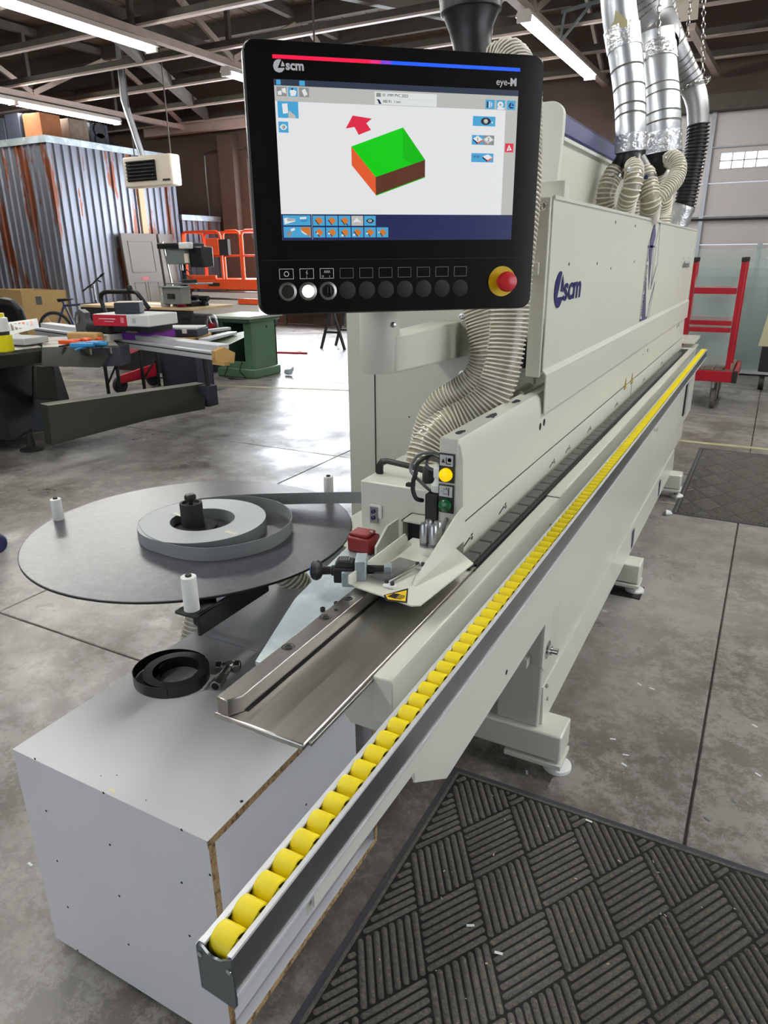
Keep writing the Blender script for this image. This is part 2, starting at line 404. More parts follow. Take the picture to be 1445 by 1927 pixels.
# roof: dark boarded deck on trusses
cl = G().box(X0, Y0, ZR, X1, Y1+.2, ZR+.05).build('ceiling', deck_m, kind='structure')
n = 0
for k in range(int((X1-X0)/.26)):
    x = X0+.26*k
    for (ya, yb) in ((7.2, 11.1), (11.11, 14.85)):
        dz = random.uniform(-.006, .006)
        G().box(x+.008, ya, ZR-.045+dz, x+.252, yb, ZR-.001).build('deck_board', deck_m, cl)
for (x, y, a, b) in ((-8.9, 8.6, 1.5, .9), (-7.2, 7.6, 1.2, .6), (-.8, 11.4, 2.6, 1.2), (1.6, 10.2, 1.6, 1.2)):
    G().box(x, y, ZR-.07, x+a, y+b, ZR-.047).build('plywood_patch', ply, cl)
CZ = 4.45
def truss(x):
    t = thing('roof_truss', None, None, (x, 4.8, CZ), kind='structure')
    G().box(x-.06, Y0, CZ, x+.06, Y1, CZ+.10).build('bottom_chord', purlin_m, t)
    G().box(x-.06, Y0, ZR-.22, x+.06, Y1, ZR-.10).build('top_chord', frame_dark, t)
    y = -4.0; k = 0
    while y < 14.6:
        G().box(x-.035, y-.035, CZ+.1, x+.035, y+.035, ZR-.2).build('post', frame_dark, t)
        a, b = (CZ+.1, ZR-.2) if k % 2 else (ZR-.2, CZ+.1)
        G().bar((x+.05, y, a), (x+.05, y+2.05, b), .05, .09).build('diagonal_brace', purlin_m, t)
        y += 2.05; k += 1
for x in (-13.15, -8.3, -3.35, 1.6): truss(x)
for y in (5.55, 6.98, 8.39, 9.85, 11.36, 12.93, 14.3):
    p = thing('ceiling_purlin', None, None, (-5, y, CZ), kind='structure')
    G().box(X0, y-.05, CZ+.10, X1, y+.03, CZ+.13).build('angle_flange', purlin_m, p)
    G().box(X0, y+.035, CZ+.14, X1, y+.05, CZ+.24).build('angle_web', frame_dark, p)
for y in (6.3, 7.8, 9.2, 10.7, 12.2, 13.7):
    G().box(X0, y-.05, ZR-.3, X1, y+.05, ZR-.05).build('roof_rafter', frame_dark, kind='structure')
# long raking timbers seen between the trusses
for a, b in (((-8.6, 7.2, 4.75), (-8.9, 13.2, 4.72)), ((-9.0, 8.6, 4.66), (-12.2, 14.2, 4.66)), ((-5.6, 8.6, 4.72), (-4.6, 13.4, 5.2)), ((-2.2, 9.6, 5.4), (-2.9, 14.4, 4.7))):
    G().bar(a, b, .12, .2).build('raking_timber', frame_dark, kind='structure')
# conduit and thin hangers
for (x, y) in ((-5.3, 8.2), (-10.9, 10.35), (-10.1, 10.35), (-2.6, 13.6), (-13.9, 12.5)):
    zb = {8.2: 3.0, 10.35: 3.32}.get(y, 4.0)
    if y == 13.6: zb = 0.2
    if y == 12.5: continue
    if y == 10.35: continue
    G().cyl((x, y, zb), (x, y, ZR-.05), .012, n=8).build('conduit', frame_dark, kind='structure')
G().tube(spline([(-11.6, 14.78, 4.0), (-12.0, 14.78, 4.0), (-12.75, 14.78, 3.98), (-12.85, 14.78, 3.7), (-12.85, 14.78, 2.4)], .1), .02, 8).build('wall_conduit', alu, kind='structure')
# ---------------------------------------------------------------- lamps
def fluorescent(x, y0, y1, z, label):
    t = thing('fluorescent_light', label, 'light', (x, (y0+y1)/2, z), 'fluorescent strip lights under the trusses')
    G().prism([(x-.11, y0, z+.03), (x+.11, y0, z+.03), (x+.07, y0, z+.10), (x-.07, y0, z+.10)], (0, y1-y0, 0)).build('housing', lampw, t)
    n = max(1, round((y1-y0)/2.44))
    for i in range(n):
        a = y0+(y1-y0)*i/n+.03; b = y0+(y1-y0)*(i+1)/n-.03
        for s_ in (-.055, .055):
            G().cyl((x+s_, a, z), (x+s_, b, z), .02, n=10).build('tube', tube_m, t)
        for q in (a, b): G().box(x-.09, q-.02, z-.03, x+.09, q+.02, z+.03).build('tube_holder', lampw, t)
fluorescent(-8.22, 3.7, 8.58, 4.31, 'long bright strip light running in from the upper left corner of the photo')
fluorescent(-13.1, 7.4, 12.4, 4.31, 'bright strip light above the corrugated shed roof')
fluorescent(-8.22, 10.1, 12.5, 4.31, 'short strip light just left of the control screen top corner')
fluorescent(-3.27, 9.8, 13.4, 4.31, 'bright strip light at upper right beside the silver ducts')
for i, (x, y) in enumerate(((-3.2, 0.5), (1.75, 1.5), (-8.2, -1.5), (1.75, 6.4), (1.75, 3.95), (-3.2, -2.2))):  # unseen strip lights added over machine and camera for more light from above
    fluorescent(x, y, y+2.44, 4.31, ['strip light overhead above the camera and the machine table', 'strip light overhead above the ribbed floor mat', 'strip light overhead behind the camera at the left', 'strip light overhead at the right of the machine', 'strip light overhead over the aisle right of the machine', 'strip light overhead right behind the camera'][i])
# extra steel beam and ceiling fan-coil box at upper right
bm_ = thing('light_rail', 'thin pink-lit steel rail running back to the overhead door header', 'rail', (-1.55, 13, 4.5))
G().bar((-1.60, 12.0, 4.5), (-1.47, 14.7, 4.42), .10, .09).build('rail_bar', purlin_m, bm_)
u = thing('ceiling_air_unit', 'white louvred air unit hung under the roof at upper right', 'heater', (-1.75, 11.5, 4.6))
G().box(-2.05, 10.9, 4.62, -1.38, 11.7, 4.95).build('casing', lampw, u, bevel=.05)
G().prism([(-2.0, 11.0, 4.61), (-1.42, 11.0, 4.61), (-1.48, 11.6, 4.48), (-1.94, 11.6, 4.48)], (0, 0, .02)).build('tray', creamh, u)
for i in range(9): G().box(-2.0+.065*i, 10.92, 4.52, -1.97+.065*i, 10.95, 4.62).build('fin', creamh, u)
for x in (-1.95, -1.5): G().cyl((x, 11.3, 4.95), (x, 11.3, ZR-.05), .015, n=6).build('hanger_rod', frame_dark, u)
# slotted angle bracket by the right hand lamp
sb = thing('slotted_angle_bracket', 'grey slotted angle bracket holding the right strip light', 'bracket', (-3.2, 11.2, 4.4))
G().bar((-3.2, 11.2, 4.7), (-2.5, 11.2, 4.78), .04, .04).build('arm', zinc, sb)
G().bar((-3.15, 11.2, 4.7), (-3.2, 11.2, 4.35), .03, .03).build('leg', zinc, sb)
G().bar((-2.8, 11.2, 4.74), (-3.18, 11.2, 4.36), .03, .03).build('leg', zinc, sb)
# ================================================================ rusty corrugated sheds
def corr(g, p0, p1, z0, z1, pitch=.19, d=.035, out=(0, -1)):
    p0 = V((p0[0], p0[1], 0)); p1 = V((p1[0], p1[1], 0)); Ln = (p1-p0).length; u = (p1-p0)/Ln; nrm = V((out[0], out[1], 0)); prof = []
    s = 0
    while s < Ln-1e-6:
        for ds, h in ((0, 0), (pitch*.62, 0), (pitch*.70, d), (pitch*.84, d), (pitch*.92, 0)):
            if s+ds <= Ln: prof.append(p0+u*(s+ds)+nrm*h)
        s += pitch
    prof.append(p1.copy()); k = len(prof)
    g.add([q+V((0, 0, z0)) for q in prof]+[q+V((0, 0, z1)) for q in prof], [(i, i+1, k+i+1, k+i) for i in range(k-1)])
def shed(name, label, x0, x1, y0, y1, h):
    s = thing(name, label, 'shed', ((x0+x1)/2, (y0+y1)/2, 0))
    G().box(x0+.02, y0+.02, 0, x1-.02, y1-.02, h-.02).build('core', blackm, s)
    x = x0
    while x < x1-.01:
        g = G(); corr(g, (x, y0), (min(x+.95, x1), y0), 0, h, out=(0, -1)); g.build('corrugated_sheet', shed_m, s, smooth=10); x += .95
    y = y0
    while y < y1-.01:
        g = G(); corr(g, (x1, y), (x1, min(y+.95, y1)), 0, h, out=(1, 0)); g.build('corrugated_sheet', shed_m, s, smooth=10); y += .95
    G().box(x0-.03, y0-.06, h-.02, x1+.06, y0, h+.10).build('roof_edge_trim', zinc, s)
    G().box(x1, y0, h-.02, x1+.06, y1, h+.10).build('roof_edge_trim', zinc, s)
    return s
shed('corrugated_shed', 'tall rust-streaked corrugated steel shed at the left back', X0+.05, -12.5, 10.0, 13.3, 3.65)
shed('corrugated_lean_to', 'low corrugated steel lean-to behind the orange lift', X0+.05, -12.5, 13.4, 14.7, 2.42)
G().box(-12.49, 12.10, 0, -12.44, 12.25, 3.6).build('timber_strip', brass, bpy.data.objects['corrugated_shed'])
def sbox(name, label, x0, y0, x1, y1, h, m, extra=None):
    t = thing(name, label, 'box' if name != 'loudspeaker' else 'speaker', ((x0+x1)/2, (y0+y1)/2, 3.66))
    G().box(x0, y0, 3.66, x1, y1, 3.66+h).build('carton' if name != 'loudspeaker' else 'cabinet', m, t, bevel=.01)
    if name == 'loudspeaker':
        for z in (.2, .42): G().lathe([(0.0, 0), (.12, 0), (.14, .02), (.15, .02)], ((x0+x1)/2 if False else x1, (y0+y1)/2, 3.66+z*h/.55), 16, axis=(1, 0, 0)).build('cone', blackm, t)
    else: G().box(x0+.05, (y0+y1)/2-.02, 3.66+h, x1-.05, (y0+y1)/2+.02, 3.662+h).build('tape_strip', tan, t)
sbox('loudspeaker', 'black loudspeaker box at the far left on the shed roof', -14.2, 10.1, -13.75, 10.45, .5, boxblk)
sbox('loudspeaker', 'black loudspeaker box beside the brown cartons on the shed roof', -13.7, 10.1, -13.3, 10.45, .55, boxblk)
sbox('storage_carton', 'brown carton nearest the front corner of the shed roof', -13.25, 10.15, -12.75, 10.6, .52, ply)
sbox('storage_carton', 'dull brown carton behind the first one on the shed roof', -13.2, 10.75, -12.7, 11.2, .5, brownb)
sbox('loudspeaker', 'grey loudspeaker with a round cone further along the shed roof', -13.2, 11.3, -12.75, 11.75, .5, boxblk)
# unit heater
h = thing('unit_heater', 'cream gas unit heater with dark louvres hanging by the shed', 'heater', (-10.5, 10.8, 2.8))
G().box(-11.13, 10.5, 2.82, -9.93, 10.75, 3.34).build('casing', creamh, h, bevel=.03)
G().box(-11.02, 10.48, 2.92, -10.30, 10.51, 3.26).build('louvre_recess', dark, h)
for i in range(6): G().bar((-11.0, 10.46, 2.95+.058*i), (-10.32, 10.46, 2.95+.058*i), .05, .012).build('louvre', blackm, h)
G().tube([(-10.75, 10.65, 3.34), (-11.05, 10.65, 4.3), (-11.0, 10.65, ZR)], .06, 14).build('flue_pipe', galv, h)
for x in (-10.95, -10.05): G().cyl((x, 10.65, 3.34), (x, 10.65, ZR-.05), .012, n=6).build('hanger_rod', frame_dark, h)
G().box(-10.15, 10.485, 2.90, -9.98, 10.5, 2.93).build('name_plate', blackm, h)
# loose doors leaning on the shed
for k, (x0, x1, lab) in enumerate(((-13.95, -13.05, 'grey panelled door leaning against the shed, nearer one with a red tag'), (-13.0, -12.55, 'plain grey door slab leaning right of the panelled door'))):
    pass
def leaning_door(x, y0, y1, label, panels):
    t = thing('leaning_door', label, 'door', (x, (y0+y1)/2, 0), 'loose doors leaning on the shed')
    xf = lambda p: V((x+.17-p.z*.07, p.y, p.z))
    G(lambda p: V((x+.17-p.z*.07+p.x, p.y, p.z*.99))).box(0, y0, 0, .045, y1, 2.1).build('door_slab', grydoor, t)
    if panels:
        for (a, b, c, d) in panels:
            G(lambda p: V((x+.17-p.z*.07+p.x, p.y, p.z*.99))).box(.046, a, c, .056, a+.015, d).box(.046, b-.015, c, .056, b, d).box(.046, a, c, .056, b, c+.015).box(.046, a, d-.015, .056, b, d).build('panel_moulding', grydoor, t)
        G(lambda p: V((x+.17-p.z*.07+p.x, p.y, p.z*.99))).box(.047, y0+.38, 1.14, .05, y0+.58, 1.20).build('red_tag', redp, t)
leaning_door(-12.4, 11.35, 12.35, 'grey panelled door leaning against the shed with a small red tag', [(11.5, 12.2, 1.3, 1.95), (11.5, 11.82, .2, 1.1), (11.88, 12.2, .2, 1.1)])
leaning_door(-12.4, 12.42, 12.85, 'plain narrow grey door leaning right of the panelled door', None)
# scissor lift
s = thing('scissor_lift', 'orange scissor lift with raised guard rails behind the green cabinet', 'lift', (-11.1, 13.2, 0))
G().box(-12.15, 12.9, .90, -9.95, 13.7, 1.12).box(-12.15, 12.9, 1.12, -11.2, 12.95, 1.2).build('platform', orange, s, bevel=.01)
for z in (.62, .78): G().box(-12.0, 12.95, z-.06, -10.1, 13.6, z+.05).build('scissor_arm', tan if False else lampw, s)
G().box(-12.05, 12.9, .28, -10.05, 13.65, .58).build('chassis', lampw, s, bevel=.02)
G().box(-10.6, 12.88, .60, -10.0, 12.95, .70).build('step', orange, s)
for x in (-11.8, -10.3):
    for y in (12.92, 13.62): G().cyl((x, y-.05, .17), (x, y+.05, .17), .17, n=20).build('wheel', blackm, s)
def hoop(a, b, z0, z1, r=.028, mid=True):
    a = V(a); b = V(b); d = (b-a).normalized(); c = .1; g = G()
    pts = [a+V((0, 0, z0)), a+V((0, 0, z1-c)), a+d*c*.3+V((0, 0, z1-c*.3)), a+d*c+V((0, 0, z1)), b-d*c+V((0, 0, z1)), b-d*c*.3+V((0, 0, z1-c*.3)), b+V((0, 0, z1-c)), b+V((0, 0, z0))]
    g.tube(pts, r, 8)
    if mid: g.cyl(a+V((0, 0, (z0+z1)/2)), b+V((0, 0, (z0+z1)/2)), r*.8, n=8)
    return g
for a, b in (((-12.1, 12.92, 0), (-11.0, 12.92, 0)), ((-10.92, 12.92, 0), (-10.45, 12.92, 0)), ((-10.4, 12.92, 0), (-10.0, 12.92, 0)), ((-12.1, 13.65, 0), (-10.0, 13.65, 0)), ((-10.0, 12.98, 0), (-10.0, 13.6, 0)), ((-12.1, 12.98, 0), (-12.1, 13.6, 0))):
    hoop(a, b, 1.1, 2.12).build('guard_rail', orange, s)
G().box(-11.35, 12.84, 1.62, -11.0, 12.95, 1.98).build('control_box', orange, s, bevel=.02)
G().box(-11.0, 12.86, 1.62, -10.75, 12.95, 1.95).build('manual_holder', blackm, s)
G().box(-11.42, 12.885, .97, -11.1, 12.897, 1.04).build('worn_lettering_plate', blackm, s)
# shelving along the back wall under the daylight
r = thing('storage_rack', 'low grey steel storage rack with a wooden shelf at the back wall', 'shelf', (-8.0, 14.5, 0))
for x in (-10.6, -8.55, -6.5, -4.6):
    for y in (14.15, 14.65): G().box(x-.04, y-.03, 0, x+.04, y+.03, 1.0).build('upright', frame_dark, r)
for z in (.34, .95):
    G().box(-10.6, 14.14, z, -4.6, 14.17, z+.09).build('shelf_beam', blackm, r)
    for x in (-10.6, -8.5, -6.48): G().box(x+.04, 14.17, z+.06, x+1.96, 14.66, z+.10).build('shelf_board', tan, r)
G().cyl((-10.2, 14.3, .53), (-9.9, 14.35, .53), .08, n=12).build('stored_motor', redp, r)
cr = thing('creeper_stand', 'black folding sawhorse stand in the bright bay behind the machine', 'stand', (-6.9, 11.0, 0))
for a, b in (((-7.2, 11, 0), (-6.95, 11, .75)), ((-6.7, 11, 0), (-6.95, 11, .75)), ((-7.2, 11.5, 0), (-6.95, 11.5, .75)), ((-6.7, 11.5, 0), (-6.95, 11.5, .75)), ((-7.1, 11, .3), (-6.8, 11, .3)), ((-7.1, 11.5, .3), (-6.8, 11.5, .3))):
    G().bar(a, b, .04, .04).build('leg', blackm, cr)
G().box(-7.0, 10.9, .75, -6.9, 11.6, .8).build('top_bar', blackm, cr)
tag(G().bar((-7.6, 10.1, .015), (-7.0, 10.25, .015), .03, .03).bar((-7.3, 10.17, .015), (-7.2, 10.35, .015), .03, .03).build('jack_handle', redp), 'thin red bar lying on the bright floor far behind', 'bar')
# ================================================================ edge banding machine
mc = thing('edgebander', 'long off-white edge banding machine with tall hood and black pad chain', 'machine', (-.8, 4.1, 0))
# base frame, doors
G().box(-1.30, 2.3, .20, -.50, 6.0, .80).build('base_body', paint2, mc, bevel=.004)
for k, (a, b) in enumerate(((1.95, 4.02), (4.03, 5.12))):
    g = G().px([(a, .315), (b, .315), (b, .84), (a, .84)], -.470, .006)
    g.build('lower_door', paint, mc, bevel=.002)
G().hexa([(-.470, 1.90, .17), (-.452, 1.90, .17), (-.452, 5.12, .17), (-.470, 5.12, .17)], [(-.470, 1.90, .31), (-.458, 1.90, .31), (-.458, 5.12, .31), (-.470, 5.12, .31)]).build('kick_plate', paint, mc)
G().box(-.5, 5.13, .42, -.462, 6.0, .82).build('lower_door', paint, mc, bevel=.002)
G().box(-.462, 5.35, .50, -.455, 5.42, .76).build('slot_plate', dark, mc)
g = G().box(-.46, 5.42, .47, -.445, 5.50, .80); g.build('hinge_plate', paint, mc)
# near columns, cross beams and levelling feet
G().box(-.60, 1.88, .17, -.462, 2.06, .80).build('column', paint2, mc, bevel=.006)
G().box(-1.05, 1.98, .17, -.60, 2.02, .80).build('column', paint2, mc, bevel=.004)
for k, y in enumerate((1.86, 3.31, 4.96)):
    f = G().box(-1.3, y, .075, -.378, y+.12, .172).build('foot_beam', paint, mc, bevel=.006)
    G().box(-.56, y-.008, .052, -.372, y+.11, .070).build('foot_plate', paint, f, bevel=.003)
    G().lathe([(.010, .012), (.010, .06)], (-.405, y+.055, 0), 12).build('levelling_screw', steel2, f)
    G().lathe([(.046, 0.0), (.046, .012), (.03, .02), (.012, .022)], (-.400, y+.075, .004 if k == 1 else 0), 24).build('levelling_pad', white, f)
G().box(-.50, 3.30, .0, -.36, 3.44, .008).build('shim_plate', blackm, mc)
# hinge bracket with bolt
g = G().px([(1.87, .40), (1.90, .37), (1.95, .37), (1.95, .70), (1.87, .70)], -.468, .008); hb = g.build('door_bracket', paint, mc)
G().lathe([(.030, 0), (.030, .004), (.016, .004), (.016, .016), (.011, .017), (.011, .034), (.006, .035)], (-.462, 1.925, .435), 6 if False else 18, axis=(1, 0, 0)).build('bolt', chrome, hb)
G().box(-.55, 1.89, .39, -.47, 1.95, .47).build('rubber_block', blackm, hb, bevel=.004)
G().box(-.54, 1.84, .40, -.50, 2.0, .43).build('bracket_arm', paint2, hb)
for y, z in ((1.93, .30), (1.95, .24)):
    G().lathe([(.007, 0), (.007, .01), (.004, .012)], (-.462, y, z), 10, axis=(1, 0, 0)).build('door_screw', steel2, hb)
for y in (3.50, 4.42):     # small blue instruction stickers on the kick plate
    G(lambda p: p).box(-.4535, y-.02, .18, -.4525, y+.04, .28).build('blue_sticker', blue, mc)
# work table: white bar in front of the chain, slanted end gusset, black slot, chain track
tb = G().box(-.535, 2.056, .842, -.4945, 6.15, .895)
tb.build('table_bar', paint, mc, bevel=.004)
G().py([(-.530, .895), (-.495, .895), (-.490, .885), (-.490, .80), (-.530, .80)], .935, 1.12).build('table_bar', paint, mc, bevel=.003)
G().box(-.4945, 1.70, .78, -.4925, 2.04, .892).box(-.4945, 2.05, .78, -.4925, 6.1, .892).build('table_front_plate', paint, mc)
G().box(-.5355, 2.043, .8952, -.49, 2.047, .8962).build('table_joint', dark, mc)
G().prism([(-.533, .96, .89), (-.493, .96, .84), (-.493, 1.00, .72), (-.62, 1.00, .72), (-.705, 1.02, .80), (-.66, 1.02, .885)], (0, 1.0, 0)).build('bed_gusset', paint2, mc, bevel=.003)
G().box(-1.0, 1.45, .70, -.60, 2.35, .882).build('bed_frame', paint2, mc, bevel=.004)
G().box(-.60, 1.44, .74, -.505, 6.0, .893).build('chain_bed', black, mc)
ch = G().box(-.586, 1.432, .888, -.541, 5.69, .898).build('pad_chain', black, mc)
pad0 = None
for i in range(54):
    y = 1.437+i*.0785
    if i == 0: pad0 = G().px([(y, .896), (y+.0745, .896), (y+.0735, .9055), (y+.0055, .9055)], -.580, .033).build('pad', rubber, ch, bevel=.0012, seg=1)
    else: copypart(pad0, (0, .0785*i, 0), ch)
G().box(-.540, 1.46, .894, -.535, 5.7, .899).build('chain_side_strip', blackm, mc)
# far end tables
G().box(-.60, 5.98, .885, -.495, 6.32, .90).build('outfeed_plate', paint, mc, bevel=.003)
G().box(-.66, 6.02, .93, -.50, 6.45, .955).build('outfeed_plate', paint, mc, bevel=.003)
# steel infeed plate, guide rail, zinc carrier plate
ip = G().box(-.712, .722, .882, -.534, 1.46, .894).build('infeed_plate', steel, mc, bevel=.003)
G().box(-.5335, .735, .8835, -.528, 1.46, .8905).build('plate_edge_strip', steel2, ip, bevel=.001)
G().box(-.670, .75, .8941, -.662, 1.40, .8946).build('plate_gap', dark, ip)
gr = G().pz([(-.705, .724), (-.682, .724), (-.668, .745), (-.668, 1.42), (-.705, 1.42)], .8945, .031).build('guide_block', steel2, mc, bevel=.0015)
for y in (.905, 1.032, 1.122, 1.28):
    G().lathe([(.0125, .0), (.0125, .0006), (.0105, .0006), (.0095, -.002)], (-.690, y, .9255), 20).build('counterbore', chrome, gr)
    G().lathe([(.0075, .0), (.0075, .001), (.0045, .0012), (.004, -.002)], (-.690, y, .9258), 12).build('socket_screw', blackm, gr)
G().lathe([(.004, 0), (.004, .0008)], (-.688, 1.068, .9256), 10).build('dowel_hole', dark, gr)
zp = G().pz([(-.748, .878), (-.706, .884), (-.706, 1.46), (-.80, 1.52), (-.875, 1.42), (-.852, 1.26), (-.828, 1.12)], .886, .008).build('zinc_plate', zinc, mc, bevel=.001)
for p in ((-.742, 1.10), (-.730, 1.135), (-.715, 1.10), (-.765, 1.40), (-.785, 1.435), (-.83, 1.41)):
    G().lathe([(.0055, 0), (.0055, .008), (.0035, .0085), (.003, .006)], (p[0], p[1], .894), 12).build('cap_screw', black, zp)
# digital stop with hand knob on the zinc plate
st = thing('tape_stop_unit', 'black and grey digital stop unit with blue-centred knob', 'knob', (-.78, 1.2, .894))
ax = V((.88, .40, .0)).normalized(); up = V((0, 0, 1)); sdv = ax.cross(up)
def fr(o): return lambda p: V(o)+ax*p.x+sdv*p.y+up*p.z
K = V((-.812, 1.165, .948))
G().lathe([(.006, 0), (.017, .001), (.022, .006), (.023, .014), (.018, .022), (.010, .026), (.009, .044), (.012, .046), (.012, .060)], K, 24, axis=ax).build('hand_knob', black, st, bevel=.0008)
G().lathe([(.011, -.0015), (.013, .001)], K, 20, axis=ax).build('knob_cap', mat('blue_cap', (48, 122, 205), .4), st)
G(fr(K+ax*.052)).box(0, -.02, -.022, .045, .02, .014).hexa([(0, -.018, .014), (.045, -.018, .014), (.045, .018, .014), (0, .018, .014)], [(.010, -.014, .030), (.045, -.014, .026), (.045, .014, .026), (.010, .014, .030)]).build('counter_body', blackm, st, bevel=.003)
G(fr(K+ax*.052)).box(.014, -.010, .0285, .034, .010, .0305).build('counter_window', greyhose, st)
for i in range(4): G(fr(K+ax*.052)).box(.0155+.0045*i, -.008, .0305, .0185+.0045*i, .008, .0309).build('counter_digit', blackm, st)
G(fr(K+ax*.070)).box(0, .019, -.028, .030, .026, .008).build('side_shield', zinc, st, bevel=.003)
G(fr(K+ax*.100)).box(0, -.022, -.053, .024, .028, .034).build('steel_block', zinc, st, bevel=.002)
G(fr(K+ax*.124)).lathe([(.010, 0), (.010, .038)], (0, 0, .004), 14, axis=(1, 0, 0)).build('spindle_cover', black, st)
G(fr(K+ax*.124)).box(0, -.014, -.030, .042, .014, -.014).build('slide_bar', steel2, st, bevel=.001)
G(fr(K+ax*.162)).box(0, -.012, -.030, .016, .012, .016).build('end_block', zinc, st, bevel=.001)
G(fr(K+ax*.176)).box(-.02, -.018, -.053, .03, .018, -.030).build('clamp_base', blackm, st)
# white guard tray with warning sticker
tr = G().pz([(-.706, 1.163), (-.690, 1.157), (-.552, 1.135), (-.536, 1.145), (-.516, 1.385), (-.60, 1.46), (-.706, 1.46)], .934, .003).build('guard_tray', paint, mc)
G().prism([(-.709, 1.165, .934), (-.709, 1.150, .944), (-.709, 1.152, .962), (-.709, 1.42, .962), (-.709, 1.43, .95), (-.709, 1.43, .934)], (.003, 0, 0)).build('tray_flange', paint, mc)
G().px([(1.215, .937), (1.222, .946), (1.45, 1.022), (1.50, 1.03), (1.50, .937)], -.588, .004).build('gusset', paint, mc)
# crushed-hand warning triangle (worn)
def tri(c, s_, z, ang):
    return [(c[0]+s_*math.cos(ang+k*2*PI/3), c[1]+s_*math.sin(ang+k*2*PI/3)) for k in range(3)]
wl = G().pz([p[:2] for p in ((-0.591,1.201,0.937), (-0.563,1.140,0.937), (-0.605,1.129,0.937), (-0.622,1.149,0.937))], .9371, .0004).build('warning_sticker', black, mc)
G().pz([p[:2] for p in ((-0.589,1.190,0.938), (-0.569,1.144,0.938), (-0.605,1.136,0.938), (-0.618,1.150,0.938))], .9376, .0003).build('sticker_yellow', yelplate, wl)
g = G()
wc_ = V((-0.595,1.156,0.938))
for i in range(4): g.bar(wc_+V((-.002, .006*i-.010, .0)), wc_+V((.018-.002*abs(i-1.5), .005*i-.007, .0)), .0028, .0003)
g.pz([(wc_.x-.016, wc_.y-.010), (wc_.x+.002, wc_.y-.012), (wc_.x+.002, wc_.y+.011), (wc_.x-.012, wc_.y+.008)], .9381, .0003)
g.build('crushed_hand_symbol', black, wl)
# smoked acrylic flap and its hinge on the tray
fp = G().prism([(-.680, 1.195, .946), (-.640, 1.190, .946), (-.618, 1.298, .950), (-.664, 1.302, .950)], (0, 0, .005)).build('acrylic_flap', acrylic, mc)
G().cyl((-.636, 1.196, .945), (-.612, 1.300, .949), .0022, n=8).build('hinge_rod', chrome, fp)
for p in ((-.638, 1.192), (-.622, 1.188), (-.618, 1.303), (-.606, 1.306)):
    G().lathe([(.0045, 0), (.0045, .007), (.002, .0075)], (p[0], p[1], .944), 12).build('hinge_screw', boxblk, fp)
for p in ((-.628, 1.188), (-.606, 1.302)): G().box(p[0]-.014, p[1]-.008, .9375, p[0]+.014, p[1]+.008, .944).build('hinge_foot', nylon, fp, bevel=.002)
# cluster of small pneumatic cylinders
cy = G().lathe([(.024, 0), (.026, .003), (.026, .018), (.0, .018)], (-.628, 1.395, .937), 28).build('cylinder_cluster', nylon, mc)
for dx, dy in ((-.012, -.012), (.012, -.012), (-.012, .012), (.012, .012)):
    G().lathe([(.0095, .018), (.0095, .030), (.0105, .031), (.0105, .058), (.0098, .060), (.0098, .072), (.007, .077), (.0, .078)], (-.628+dx, 1.395+dy, .937), 18).build('cylinder', alu, cy)
    G().lathe([(.0100, .022), (.0100, .029), (.0097, .0291)], (-.628+dx, 1.395+dy, .937), 18).build('band', greyhose, cy)
# upper guard beam with the push buttons on its near end
bm2 = G().py([(-.655, .94), (-.655, 1.188), (-.650, 1.193), (-.612, 1.187), (-.601, 1.175), (-.594, 1.14), (-.590, .983), (-.655, .983)], 1.50, 4.5).build('guard_beam', paint, mc, bevel=.0015)
G().box(-.655, 1.498, .93, -.607, 1.503, 1.19).build('beam_end_plate', paint, mc, bevel=.002)
G().box(-.652, 1.51, .885, -.5895, 6.0, .979).build('fence_plate', paint2 if False else paint, mc)
G().box(-.655, 1.52, .9795, -.5915, 6.0, .9825).build('fence_gap', dark, mc)
for y in (1.54, 1.80, 2.31, 2.52, 2.86, 3.42, 4.2, 4.9):
    sl = G().px([(y-.030, .918), (y-.028, .914), (y+.030, .929), (y+.028, .934)], -.5898, .0008).build('fence_slot', dark, mc)
    G().cyl((-.594, y+.012, .926), (-.584, y+.012, .926), .0055, n=12).build('slot_bolt', chrome, sl)
for y, z in ((2.143, 1.087), (2.185, 1.092), (3.62, 1.06), (3.70, 1.06), (4.1, 1.07), (4.25, 1.08), (5.55, 1.10), (5.66, 1.10)):
    G().lathe([(.012, 0), (.012, .0012)], (-.5935, y, z), 16, axis=(1, 0, 0)).build('round_hole', dark, mc)
G().box(-.5895, 3.805, .90, -.5885, 3.808, .978).build('plate_joint', dark, mc)
# yellow warning stickers on the fence
for y in (3.62, 3.80):
    a = G().px([(y-.035, .965), (y+.035, .965), (y, 1.02)], -.5895, .0008).build('warning_sticker', black, mc)
    G().px([(y-.026, .970), (y+.026, .970), (y, 1.010)], -.5887, .0006).build('sticker_yellow', yelplate, a)
    G().px([(y-.004, .975), (y+.004, .975), (y+.003, .995), (y-.003, .995)], -.588, .0006).build('sticker_mark', black, a)
# peeled dark patches on the beam top
for (x, y, s_) in ((-.632, 1.57, .8), (-.628, 1.78, 1.2), (-.630, 2.0, 1.0)):
    pts = [(x+s_*.012*math.cos(a)*random.uniform(.6, 1.2), y+s_*.028*math.sin(a)*random.uniform(.5, 1.2)) for a in [k*PI/6 for k in range(12)]]
    zt = 1.1935-(x+.65)*.155
    G().pz(pts, zt-.0008, .0014).build('peeled_sticker', boxblk, mc)
